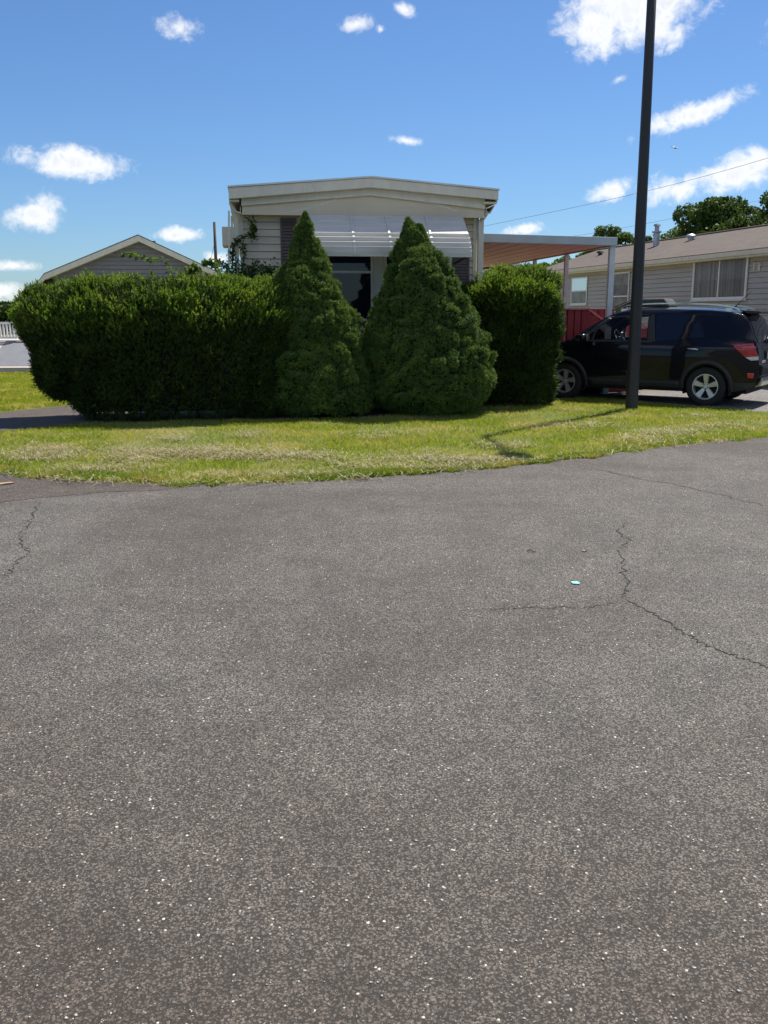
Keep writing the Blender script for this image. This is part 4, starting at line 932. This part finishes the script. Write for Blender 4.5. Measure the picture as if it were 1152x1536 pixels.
# ------------------------------------------------------------------ black compact suv
RLc, FLc = ground(1057,609), ground(848,598)
cf = (FLc-RLc); cf.z = 0; wb_px = cf.length; cf.normalize(); cl = Vector((-cf.y, cf.x, 0))
CO = (RLc+FLc)/2-cl*0.79
car = thing('parked_car', 'black compact sport utility vehicle with silver roof rails parked on the driveway', 'car', tuple(CO), math.atan2(cf.y, cf.x))
WB = 2.555; XR, XF = -WB/2, WB/2
S = lambda x: x-0.02
tp = np.array([(-2.10,0.60),(-2.095,0.80),(-2.075,0.98),(-2.05,1.06),(-1.98,1.20),(-1.90,1.38),(-1.83,1.52),(-1.76,1.585),(-1.6,1.62),(-1.2,1.655),(-0.6,1.672),(0.0,1.665),(0.3,1.635),(0.5,1.585),(0.8,1.40),(1.1,1.20),(1.22,1.125),(1.35,1.085),(1.6,1.045),(1.85,0.985),(2.0,0.91),(2.08,0.82),(2.12,0.70),(2.14,0.58)])
bt = np.array([(-2.10,0.50),(-2.04,0.36),(-1.9,0.30),(-1.7,0.26),(1.7,0.24),(1.95,0.26),(2.08,0.34),(2.14,0.45)])
wz = np.array([(0.2,0.79),(0.28,0.83),(0.42,0.868),(0.55,0.878),(0.80,0.888),(0.93,0.884),(1.0,0.872),(1.06,0.852),(1.2,0.800),(1.4,0.716),(1.55,0.645),(1.70,0.575)])
def Wd(x, z):
    w_ = np.interp(z, wz[:,0], wz[:,1])
    if x < -1.55: w_ *= 1-0.17*((-1.55-x)/0.55)**2.2
    if x > 1.45: w_ *= 1-0.24*((x-1.45)/0.69)**2.2
    for ax in (XR, XF):
        w_ += 0.022*math.exp(-((x-ax)/0.42)**2)*math.exp(-((z-0.80)/0.28)**2)
    if x < -0.9: w_ += 0.02*math.exp(-((z-1.0)/0.07)**2)*min(1,(-0.9-x)/0.5)
    return w_
X_ = np.unique(np.concatenate([tp[:,0], np.arange(-1.7,2.0,0.055), np.linspace(-2.1,-1.7,14), np.linspace(1.95,2.14,7)]))
X_ = X_[np.concatenate([[True], np.diff(X_) > 0.008])]
Zr = [0,0.30,0.36,0.42,0.48,0.54,0.60,0.66,0.72,0.78,0.84,0.90,0.95,1.0,1.03,1.065,1.10,1.16,1.22,1.28,1.34,1.40,1.46,1.51,1.54]
Sy = [1.0,0.93,0.82,0.65,0.4,0.0]
fw_poly = [(1.03,1.085),(0.50,1.475),(-0.20,1.535),(-0.27,1.085)]
def qin(x, z, P): return bool(inside(np.array([[x,z]]), P)[0])
car_v = []; rows = len(Zr)+len(Sy)
for x in X_:
    zt_ = np.interp(x, tp[:,0], tp[:,1]); zb_ = np.interp(x, bt[:,0], bt[:,1]); cr = 0.05 if -1.8 < x < 0.6 else 0.035
    ze = max(zt_-cr, zb_+0.02)
    for z in Zr: zz = min(max(z, zb_), ze); car_v.append((x, Wd(x,zz), zz))
    we = Wd(x, ze)
    for s in Sy: car_v.append((x, we*s*(0.985 if s == 1 else 1), ze+(zt_-ze)*(1-s**2.4)))
bm = bmesh.new(); vl = [bm.verts.new(v) for v in car_v]; vr = [bm.verts.new((v[0],-v[1],v[2])) for v in car_v]
def addf(vs, mi=0):
    try: f = bm.faces.new(vs); f.material_index = mi; f.smooth = True; return f
    except ValueError: return None
for i in range(len(X_)-1):
    xm = (X_[i]+X_[i+1])/2
    for j in range(rows-1):
        a, b, c, d = (vl[i*rows+j], vl[(i+1)*rows+j], vl[(i+1)*rows+j+1], vl[i*rows+j+1])
        zm = (a.co.z+b.co.z+c.co.z+d.co.z)/4; ym = (a.co.y+b.co.y+c.co.y+d.co.y)/4
        if max((a.co-c.co).length, (b.co-d.co).length) < 1e-4: continue
        if j < len(Zr)-1 and any((xm-ax)**2+(zm-0.335)**2 < 0.385**2 for ax in (XR,XF)): continue
        if j < len(Zr) and qin(xm, zm, fw_poly): continue
        if j >= len(Zr)-1 and 0.52 < xm < 1.18 and ym < 0.60: continue        # windscreen opening
        mi = 1 if zm < 0.44 and ym > 0.5 else 0
        addf([a,b,c,d], mi); addf([vr[(i)*rows+j], vr[i*rows+j+1], vr[(i+1)*rows+j+1], vr[(i+1)*rows+j]], mi)
for i in (0, len(X_)-1):
    addf([vl[i*rows+j] for j in range(rows)]+[vr[i*rows+j] for j in range(rows-1,-1,-1)])
bmesh.ops.remove_doubles(bm, verts=bm.verts[:], dist=0.0008); bmesh.ops.recalc_face_normals(bm, faces=bm.faces[:])
me = bpy.data.meshes.new('body'); bm.to_mesh(me); bm.free(); body = obj('body', me, ['paint','plastic'], car)
def panel(name, quad, mat, off=0.006, nx=12, nz=8, side=1, parent=None, thick=0.004):
    (a, b, c, d) = [Vector((p[0],p[1],0)) for p in quad]; vs = []
    for j in range(nz+1):
        for i in range(nx+1):
            s, t = i/nx, j/nz; p = (a*(1-s)+b*s)*(1-t)+(d*(1-s)+c*s)*t; vs.append((p.x, side*(Wd(p.x,p.y)+off), p.y))
    me = bpy.data.meshes.new(name); me.from_pydata(vs, [], [(j*(nx+1)+i, j*(nx+1)+i+1, (j+1)*(nx+1)+i+1, (j+1)*(nx+1)+i) for j in range(nz) for i in range(nx)])
    o = obj(name, me, mat, parent or car, smooth=True)
    if thick: m_ = o.modifiers.new('thickness','SOLIDIFY'); m_.thickness = thick; m_.offset = 0
    return o
for sd2 in (1,-1):
    panel('front_window', fw_poly, 'clear', 0.003, side=sd2, thick=0)
    for qd in ([(1.10,1.060),(1.10,1.09),(-0.32,1.09),(-0.32,1.060)], [(1.10,1.07),(0.53,1.495),(0.47,1.47),(1.00,1.07)], [(0.55,1.47),(-0.22,1.53),(-0.22,1.555),(0.52,1.50)], [(-0.21,1.07),(-0.17,1.55),(-0.27,1.55),(-0.37,1.07)], [(0.80,1.07),(0.745,1.30),(0.715,1.32),(0.765,1.07)]):
        panel('window_frame', qd, 'plastic', 0.007, 12, 4, sd2)
    panel('rear_window', [(-0.38,1.085),(-0.31,1.54),(-1.02,1.535),(-1.20,1.16)], 'pane', 0.005, side=sd2, thick=0)
    panel('sill_cladding', [(-0.85,0.27),(0.82,0.27),(0.82,0.40),(-0.85,0.40)], 'plastic', 0.012, 16, 3, sd2)
    panel('tail_light', [(-1.66,1.055),(-1.98,1.075),(-2.075,0.865),(-1.88,0.845)], 'lensred', 0.012, 14, 8, sd2, thick=0.012)
    for zq in (0.93, 1.0): panel('light_rib', [(-1.80,zq),(-2.035,zq+0.012),(-2.04,zq+0.002),(-1.80,zq-0.008)], 'lensred', 0.022, 8, 1, sd2)
    panel('reversing_light', [(-1.885,0.842),(-2.076,0.862),(-2.08,0.80),(-1.97,0.79)], 'lensclear', 0.012, 8, 4, sd2, thick=0.012)
    panel('bumper_reflector', [(-1.93,0.585),(-2.03,0.585),(-2.02,0.50),(-1.94,0.50)], 'lensred', 0.010, 6, 4, sd2, thick=0.01)
    panel('head_light', [(2.02,0.86),(1.62,0.95),(1.60,0.86),(2.02,0.74)], 'lensclear', 0.008, 8, 4, sd2, thick=0.01)
    for hx in (-1.03, -0.02):
        q = MB(); yy = Wd(hx,0.955); q.tube([(hx-0.11,sd2*(yy+0.012),0.95),(hx-0.07,sd2*(yy+0.042),0.962),(hx+0.07,sd2*(yy+0.042),0.968),(hx+0.10,sd2*(yy+0.012),0.962)], 0.014, 8); q.build('door_handle', 'chrome' if hx < -0.5 else 'paint', car, smooth=True)
    q = MB(); q.tube([(0.90,sd2*0.84,1.08),(0.87,sd2*0.96,1.10)], 0.03, 8)
    bmq = bmesh.new(); bmesh.ops.create_uvsphere(bmq, u_segments=16, v_segments=10, radius=1.0); 
    q.add([(0.88+v.co.x*0.075, sd2*1.02+v.co.y*0.115, 1.13+v.co.z*0.075) for v in bmq.verts], [tuple(v.index for v in f.verts) for f in bmq.faces]); bmq.free()
    mo = q.build('side_mirror', 'paint', car, smooth=True)
    q = MB(); q.lathe([(0.001,0),(0.075,0)], (0.802,sd2*1.02,1.13), 12, 'x'); q.build('mirror_glass', 'chrome', mo)
    q = MB(); pts = catmull([(0.52,sd2*0.57,1.60),(0.30,sd2*0.575,1.685),(-0.3,sd2*0.575,1.725),(-1.1,sd2*0.57,1.712),(-1.5,sd2*0.56,1.672),(-1.68,sd2*0.55,1.615)], 6)
    for i in range(len(pts)-1): q.bar(pts[i], pts[i+1], 0.035, 0.022)
    for fx in (0.42, -0.55, -1.5): q.box(fx-0.05,fx+0.05,sd2*0.57-0.010,sd2*0.57+0.010,1.56,1.665 if fx > -1 else 1.645)
    q.build('roof_rail', 'chrome', car)
    # arch cladding
    for ax in (XR, XF):
        vs = []; n_ = 28
        for i in range(n_+1):
            an = R(-8+196*i/n_); 
            for r_, off in ((0.375,-0.03),(0.375,0.022),(0.445,0.016),(0.452,-0.004)):
                x, z = ax+r_*math.cos(an), 0.335+r_*math.sin(an); z = max(z, 0.25); vs.append((x, sd2*(Wd(x,z)+off), z))
        q = MB(); q.add(vs, [(4*i+k,4*i+k+1,4*i+5+k,4*i+4+k) for i in range(n_) for k in range(3)]); q.build('arch_cladding', 'plastic', car, smooth=True)
        q = MB(); wl = [(0.40, 0.50),(0.40,0.90)]; n_ = 20; vs = []
        for i in range(n_+1):
            an = R(-20+220*i/n_); vs += [(ax+0.40*math.cos(an), sd2*0.45, 0.335+0.40*math.sin(an)), (ax+0.40*math.cos(an), sd2*0.86, 0.335+0.40*math.sin(an))]
        q.add(vs, [(2*i,2*i+1,2*i+3,2*i+2) for i in range(n_)]); q.build('wheel_well', 'dark', car)
def wheel(ax, sd2, rot):
    wh = bpy.data.objects.new('wheel', None); COL.objects.link(wh); wh.parent = car; wh.location = (ax, sd2*0.775, 0.335)
    q = MB(); q.lathe([(0.215,-0.10),(0.225,-0.108),(0.285,-0.112),(0.318,-0.100),(0.334,-0.075),(0.335,0.075),(0.318,0.100),(0.285,0.112),(0.225,0.108),(0.215,0.10),(0.205,0.0),(0.215,-0.10)], (0,0,0), 48, 'y')
    q.build('tyre', 'rubber', wh, smooth=True)
    q = MB(); o_ = sd2
    q.lathe([(0.222,o_*0.092),(0.216,o_*0.104),(0.202,o_*0.104),(0.196,o_*0.085),(0.190,o_*0.02)], (0,0,0), 48, 'y')
    q.lathe([(0.001,o_*0.083),(0.030,o_*0.083),(0.036,o_*0.075),(0.062,o_*0.070),(0.066,o_*0.04)], (0,0,0), 20, 'y')
    for k in range(5):
        a = R(rot)+k*2*math.pi/5
        def pt(r, t, y): return (r*math.cos(a)-t*math.sin(a), y, r*math.sin(a)+t*math.cos(a))
        f0, f1 = 0.026, 0.047; yi, yo = o_*0.074, o_*0.094
        q.add([pt(0.05,-f0,yi),pt(0.20,-f1,yo),pt(0.20,f1,yo),pt(0.05,f0,yi),pt(0.05,-f0-.008,yi-o_*.03),pt(0.20,-f1-.010,yo-o_*.035),pt(0.20,f1+.010,yo-o_*.035),pt(0.05,f0+.008,yi-o_*.03)], [(0,1,2,3),(0,4,5,1),(3,2,6,7)])
    q.build('rim', 'alloy', wh)
    for k in range(5):
        q = MB(); a = R(rot+36)+k*2*math.pi/5; q.lathe([(0.009,o_*0.066),(0.009,o_*0.078),(0.001,o_*0.079)], (0.046*math.cos(a),0,0.046*math.sin(a)), 8, 'y'); q.build('wheel_nut', 'dark', wh)
    q = MB(); q.lathe([(0.001,o_*0.015),(0.20,o_*0.015)], (0,0,0), 32, 'y'); q.build('brake_disc', 'dark', wh)
wheel(XR,1,90); wheel(XF,1,99); wheel(XR,-1,40); wheel(XF,-1,60)
q = MB(); q.box(-1.9,1.95,-0.62,0.62,0.22,0.36); q.build('underbody','dark',car)
# cabin
q = MB(); q.box(-1.2,1.1,-0.70,0.70,0.37,0.72); q.box(0.95,1.2,-0.68,0.68,0.72,1.06); q.build('cabin_floor','seat',car)
for yy in (0.37,-0.37):
    q = MB(); q.box(-0.42,0.10,yy-0.24,yy+0.24,0.72,0.86); q.prism([(-0.42,0.80),(-0.22,0.82),(-0.38,1.32),(-0.52,1.30)], 'y', yy-0.23, yy+0.23); q.prism([(-0.46,1.36),(-0.37,1.36),(-0.40,1.53),(-0.48,1.52)], 'y', yy-0.13, yy+0.13); q.bar((-0.43,yy-0.05,1.3),(-0.42,yy-0.05,1.38),0.012); q.bar((-0.43,yy+0.05,1.3),(-0.42,yy+0.05,1.38),0.012); q.build('seat','seat',car,bevel=0.03)
q = MB(); q.box(-1.0,-0.86,-0.65,0.65,0.7,1.42); q.build('rear_bench','seat',car)
q = MB(); cN = Vector((0.42,0.37,1.10)); ax_ = Vector((0.85,0,-0.5)).normalized(); b_ = Vector((0,1,0)); c_ = ax_.cross(b_)
q.tube([cN+(b_*math.cos(a)+c_*math.sin(a))*0.185 for a in np.linspace(0,2*math.pi,25)], 0.016, 8)
for a in (0.2, math.pi-0.2, math.pi*1.5): q.bar(cN, cN+(b_*math.cos(a)+c_*math.sin(a))*0.18, 0.03, 0.02)
q.build('steering_wheel','chrome',car,smooth=True)
def topz(x, f): 
    zt_ = np.interp(x, tp[:,0], tp[:,1]); cr = 0.05 if -1.8 < x < 0.6 else 0.035; ze = zt_-cr; return ze+(zt_-ze)*(1-abs(f)**2.4), Wd(x,ze)
def top_panel(name, x0, x1, fmax, mat, off):
    vs = []; nx, ny = 10, 14
    for i in range(nx+1):
        x = x0+(x1-x0)*i/nx
        for j in range(ny+1):
            f = -fmax+2*fmax*j/ny; z, w_ = topz(x, f); vs.append((x+(off if x > 0 else -off)*0.6, w_*f, z+off))
    q = MB(); q.add(vs, [(i*(ny+1)+j, i*(ny+1)+j+1, (i+1)*(ny+1)+j+1, (i+1)*(ny+1)+j) for i in range(nx) for j in range(ny)]); return q.build(name, mat, car, smooth=True)
top_panel('windscreen', 0.49, 1.21, 0.92, 'clear', 0.004)
top_panel('rear_glass', -2.035, -1.835, 0.86, 'pane', 0.006)
q = MB(); q.prism([(-1.66,1.612),(-2.00,1.595),(-2.02,1.575),(-1.99,1.55),(-1.80,1.548)], 'y', -0.56, 0.56); q.build('spoiler','paint',car,bevel=0.012)
q = MB(); q.bar((-2.05,0.02,1.12),(-2.02,-0.30,1.20),0.025); q.bar((-2.06,0.02,1.06),(-2.07,0.02,1.13),0.04); q.build('rear_wiper','plastic',car)
q = MB(); q.tube([(-1.45,0.0,1.64),(-1.50,0,1.70),(-1.72,0,1.93)],[0.02,0.008,0.004],6); q.build('antenna','plastic',car)
q = MB(); q.box(-2.125,-2.112,-0.26,0.26,0.80,0.94); pl = q.build('number_plate','lensclear',car)
q = MB(); q.prism([(-2.11,0.36),(-2.14,0.44),(-2.12,0.50),(-2.06,0.50),(-2.0,0.32)], 'y', -0.55, 0.55); q.build('skid_plate','chrome',car,bevel=0.01)
q = MB(); q.prism([(-2.09,0.50),(-2.14,0.54),(-2.15,0.70),(-2.10,0.73),(-1.98,0.72),(-1.98,0.50)], 'y', -0.68, 0.68); q.build('rear_bumper','paint',car,bevel=0.03)
q = MB(); r_ = random.Random(4)
for zq in (0.775, 0.752):
    y = 0.58
    while y > 0.33: 
        wq = r_.uniform(0.012,0.03); q.box(-2.1045,-2.1015,y-wq,y,zq-0.007,zq+0.007); y -= wq+0.008
q.build('dealer_lettering','white',car)
# cover lying on the car roof behind the rail
bgp = thing('roof_bag', 'low grey draped bag lying on the front of the car roof', 'bag', tuple(CO+cf*0.15-cl*0.1+Vector((0,0,1.668))), math.atan2(cf.y, cf.x))
q = MB(); pf2 = [(0.45,0.0),(0.10,0.145),(-0.42,0.15),(-0.50,0.06),(-0.52,0.0)]; q.prism(pf2, 'y', -0.28, 0.28); q.build('cover','cloth',bgp,bevel=0.03)
for yy in (-0.285, 0.285): q = MB(); q.bar((0.50,yy,-0.01),(0.10,yy,0.15),0.03,0.012); q.build('strap','plastic',bgp)

# ------------------------------------------------------------------ street lamp
lp = thing('street_lamp', 'tall dark street lamp pole standing on the grass strip before the car', 'street lamp', tuple(lamp_base))
q = MB(); lean = Vector((-0.045,0,0)); top = Vector((0,0,LAMP_H))+lean
q.tube([(0,0,-0.05),(0,0,0.02),tuple(lean*0.25+Vector((0,0,LAMP_H*0.25))),tuple(lean*0.6+Vector((0,0,LAMP_H*0.6))),tuple(top)],[0.104,0.102,0.092,0.078,0.062],24); q.build('pole','lamp',lp,smooth=True)
q = MB(); q.box(-0.107,-0.098,-0.05,0.05,0.35,0.62); q.build('access_cover','lamp',lp,bevel=0.004)
hd = ground(769,681)-sh_tip; hd.z = 0; arm_end = top+hd
q = MB(); q.tube([tuple(top-Vector((0,0,0.06))), tuple(top+hd*0.4+Vector((0,0,0.05))), tuple(arm_end)], 0.035, 10); q.build('arm','lamp',lp,smooth=True)
q = MB(); hn = hd.normalized(); sd_v = Vector((-hn.y,hn.x,0)); c0 = arm_end
vs = []
for s, wdt, hh in ((-0.12,0.09,0.06),(0.05,0.19,0.11),(0.40,0.20,0.11),(0.55,0.12,0.06)):
    for a, b in ((-1,-0.5),(1,-0.5),(0.8,0.6),(-0.8,0.6)): vs.append(c0+hn*s+sd_v*a*wdt+Vector((0,0,b*hh)))
q.add(vs, [(0,1,2,3)]+[(4*i+k,4*i+(k+1)%4,4*i+4+(k+1)%4,4*i+4+k) for i in range(3) for k in range(4)]+[(12,13,14,15)]); q.build('lamp_head','lamp',lp,bevel=0.02)

# ------------------------------------------------------------------ utility pole and overhead cables
ub = at(325.5,420,40); ub.z = 0; ut = at(321.5,333,40)
up_ = thing('utility_pole', 'weathered leaning utility pole between the grey gable and the mobile home', 'pole', tuple(ub))
q = MB(); tz = ut.z; q.tube([(0,0,-0.1),((ut.x-ub.x)*0.8,0,tz*0.7),(ut.x-ub.x,0,tz)],[0.085,0.07,0.055],10); q.build('shaft','wood',up_,smooth=True)
q = MB(); q.tube([(ut.x-ub.x,0,tz*0.86),(-0.55,0,2.4)],0.008,5); q.build('guy_wire','cable',up_)
q = MB(); q.lathe([(0.09,0),(0.09,0.10),(0.001,0.11)],(-0.02,-0.05,at(326,400,40).z),8); q.build('clamp','galv',up_)
def cable(label, px, Ys, rad):
    pts = catmull([at(x,y,Y) for (x,y),Y in zip(px,Ys)], 10); q = MB(); b0 = pts[0]; q.tube([p-b0 for p in pts], rad, 5); o = q.build('overhead_cable','cable'); o.location = b0
    tag(o, label, 'cable', 'overhead cables')
cable('highest overhead cable running from behind the mobile home roof across the clouds at right', [(560,372),(742,336),(960,289),(1152,237),(1420,150)], [44,40,35,30,24], 0.0065)
cable('middle overhead cable passing behind the lamp post toward the big tree', [(700,376),(875,352),(960,337),(1037,322),(1190,290)], [62,60,59,58,57], 0.009)
cable('lowest overhead cable, ending among the trees above the flue pipe', [(840,372),(930,361),(969,353.5),(1015,343.5),(1080,330)], [64,63,62,62,61], 0.009)

# ------------------------------------------------------------------ trees
def tree(label, px, ytop, Y, wid, n, leaf, mat, seed, group='trees behind the right house', open_=0.5, trunk_h=0.15, squash=1.0):
    c = at(px, ytop, Y); H = c.z; g = np.random.default_rng(seed); rad = wid/2
    t = thing('broadleaf_tree', label, 'tree', (c.x, Y, 0), 0, group)
    q = MB(); q.tube([(0,0,-0.1),(0.05,0.03,H*0.3),(0.02,0.08,H*0.6),(0.05,0,H*0.85)],[0.035*H*0.8,0.026*H*0.8,0.015*H,0.03],9)
    cl_ = []
    ncl = int(14+wid*8)
    for k in range(ncl):
        z = H*(trunk_h+(1-trunk_h)*g.uniform(0.08,0.93)); f = (z/H-trunk_h)/(1-trunk_h); rr_ = rad*(math.sin(math.pi*min(1,0.22+0.78*f)**0.9)*0.85+0.12); a = g.uniform(0,6.28); r_ = rr_*math.sqrt(g.uniform(0.1,1.0))
        p = np.array([r_*math.cos(a), r_*math.sin(a), z]); s = rad*g.uniform(0.20,0.40)*(1.15-0.35*f); cl_.append((p, s))
        if k % 2 == 0: q.tube([(0.03,0.05,max(0.5,z-0.5*rr_-0.3)),tuple(p*np.array([0.5,0.5,1])-np.array([0,0,0.12*rr_])),tuple(p)],[0.012*H*0.7,0.05,0.015],6)
    q.build('trunk','bark',t,smooth=True)
    P = []
    wts = np.array([s**2 for p, s in cl_]); wts /= wts.sum()
    for (p, s), w_ in zip(cl_, wts):
        m_ = max(20,int(n*w_)); d = unit(g.normal(size=(m_,3))); r_ = s*(g.uniform(0.25 if open_ > 0.6 else 0.55,1.0,(m_,1)))**0.6; Q = p+d*r_*np.array([1.05,1.05,0.75])
        Q += (np.c_[vnoise(Q,1.2/leaf*0.12,seed),vnoise(Q,1.2/leaf*0.12,seed+1),vnoise(Q,1.2/leaf*0.12,seed+2)]-0.5)*s*1.1; P.append(Q)
    P = np.concatenate(P); P = P[P[:,2] > 0.3]; top = np.argmax(P[:,2]); P[:,2] += H-P[top,2] if abs(H-P[top,2]) < 0.15*H else 0
    V, Fc = leafquads(P, leaf, seed, 0.5, 1.4); obj('crown', me_np('crown', V, Fc), mat, t); return t
tree('large dark rounded tree rising above the brown roof, just left of the frame edge', 1084, 291, 56, 7.2, 80000, 0.14, 'leaf_a', 71)
tree('dark tree cut by the right frame edge above the brown roof', 1186, 277, 54, 6.6, 60000, 0.14, 'leaf_a', 72)
tree('tall lighter tree between the carport corner and the lamp post', 908, 338, 60, 3.4, 13000, 0.11, 'leaf_b', 73, open_=0.8)
tree('small airy light tree just right of the carport corner', 938, 347, 60, 2.2, 6500, 0.11, 'leaf_b', 74, open_=0.9)
tree('light green tree beside the flue pipe', 1012, 336, 62, 4.2, 20000, 0.12, 'leaf_b', 75, open_=0.7)
tree('low bright green tree seen under the carport edge', 846, 384, 64, 4.2, 9000, 0.2, 'leaf_b', 76)
tree('small green tree below the carport roof next to the pale house', 812, 394, 66, 3.0, 6000, 0.2, 'leaf_b', 77)
tree('bushy green tree low behind the carport post', 885, 374, 62, 3.4, 8000, 0.2, 'leaf_a', 78)
tree('low dark green tree behind the flue pipe at the ridge', 962, 356, 66, 3.0, 6000, 0.2, 'leaf_a', 81)
tree('hazy green tree above the white porch railing at far left', 14, 453, 70, 4.4, 8000, 0.24, 'leaf_a', 79, 'trees far off at the left')
tree('green tree cut by the left frame edge beyond the porch', -30, 450, 74, 5.0, 8000, 0.24, 'leaf_a', 80, 'trees far off at the left')

# ------------------------------------------------------------------ small things
bp_ = at(1013,222,70)
q = MB()
ring = [(-0.20,0.005),(-0.12,0.03),(0.0,0.045),(0.10,0.04),(0.16,0.028),(0.21,0.004)]
q.lathe([(r_,h) for h, r_ in ring], (0,0,0), 10, 'x')
for s in (1,-1): q.add([(0.07,s*0.03,0.01),(-0.07,s*0.03,0.01),(-0.10,s*0.26,0.08),(0.02,s*0.27,0.09),(-0.14,s*0.50,0.03),(-0.08,s*0.50,0.035)], [(0,1,2,3),(3,2,4,5)])
q.add([(-0.18,0.02,0),(-0.18,-0.02,0),(-0.32,-0.06,0),(-0.32,0.06,0)], [(0,1,2,3)])
o = q.build('bird','plastic'); o.location = bp_; o.rotation_euler = (R(14),0,R(10)); m_ = o.modifiers.new('thickness','SOLIDIFY'); m_.thickness = 0.01
tag(o, 'small dark bird gliding in the blue sky right of the lamp pole', 'bird')
def litter(name, label, cat, px, pts, mat, h=0.004, rz=0.0, z=0.012):
    g_ = ground(*px); r_ = random.Random(int(px[0])); q = MB(); n = len(pts)
    top = [(x,y,h+r_.uniform(0,h)) for x,y in pts]; bot = [(x*0.96,y*0.96,0) for x,y in pts]; cx = sum(p[0] for p in pts)/n; cy = sum(p[1] for p in pts)/n
    q.add(top+bot+[(cx,cy,h*1.6)], [(i,(i+1)%n,2*n) for i in range(n)]+[(i,n+i,n+(i+1)%n,(i+1)%n) for i in range(n)]); o = q.build(name, mat); o.location = (g_.x,g_.y,z); o.rotation_euler = (0,0,rz); tag(o, label, cat); return o
litter('paper_scrap','small cyan paper scrap lying on the asphalt','litter',(863,877),[(-0.020,-0.02),(0.006,-0.026),(0.024,-0.022),(0.018,0.026),(-0.004,0.022),(-0.024,0.018)],'cyan',0.0015)
litter('dry_leaf','curled dry tan leaf on the old paving at the left edge','leaf',(7,728),[(-0.09,-0.02),(-0.03,-0.05),(0.04,-0.03),(0.09,0.0),(0.05,0.05),(-0.02,0.03),(-0.06,0.04)],'deadleaf',0.008,0.3)
litter('dry_leaf','small brown leaf on the road near the cracks','leaf',(876,829),[(-0.02,-0.014),(0.0,-0.008),(0.02,-0.016),(0.012,0.004),(-0.012,0.012)],'deadleaf',0.003,0.9)
def twig(px0, px1, label):
    a, b = ground(*px0), ground(*px1); q = MB(); d = b-a; q.tube([(0,0,0.006),tuple(d*0.4+Vector((0,0.012,0.012))),tuple(d*0.7+Vector((0,-0.006,0.008))),tuple(d+Vector((0,0,0.005)))],[0.004,0.005,0.004,0.002],6); o = q.build('twig','wood'); o.location = (a.x,a.y,0.009); tag(o,label,'twig')
twig((790,829),(804,831),'short dark twig lying on the asphalt above the cyan scrap')
# fallen leaves under the shrub by the car nose
Pl = np.array([tuple(ground(x,y)) for x,y in zip(rng.normal(812,16,260), rng.normal(583,6,260))]); Pl[:,2] = 0.03
V, Fc = leafquads(Pl, 0.06, 31, 2.0); tag(obj('fallen_leaves', me_np('fallen_leaves', V, Fc), 'deadleaf'), 'dry brown fallen leaves between the shrub and the car', 'fallen leaves', kind='stuff')
# loose pale grit on the road surface
yy = rng.uniform(740,1560,700); xx = rng.uniform(-60,1210,700); Pg = np.array([tuple(ground(x,y)) for x,y in zip(xx,yy)])
keepg = rng.uniform(size=700) < 1.0; Pg = Pg[keepg]; N = len(Pg); sz = 0.0018+0.0035*rng.uniform(size=(N,1,1))**2.5
octv = np.array([(1,0,0),(0,1,0),(-1,0,0),(0,-1,0),(0,0,0.7),(0,0,-0.4)]); Vg = Pg[:,None,:]+octv[None]*sz*(0.6+0.8*rng.uniform(size=(N,6,1)))+np.array([0,0,0.0095]); fo_ = np.array([(0,1,4),(1,2,4),(2,3,4),(3,0,4),(1,0,5),(2,1,5),(3,2,5),(0,3,5)])
Fg = (fo_[None]+np.arange(N)[:,None,None]*6).reshape(-1,3)
M['grit'] = pmat('pale_grit', (0.62,0.58,0.52), (0.40,0.36,0.31), 70, 0.8)
tag(obj('road_grit', me_np('road_grit', Vg.reshape(-1,3), Fg), 'grit'), 'loose pale grit scattered over the asphalt', 'grit', kind='stuff')
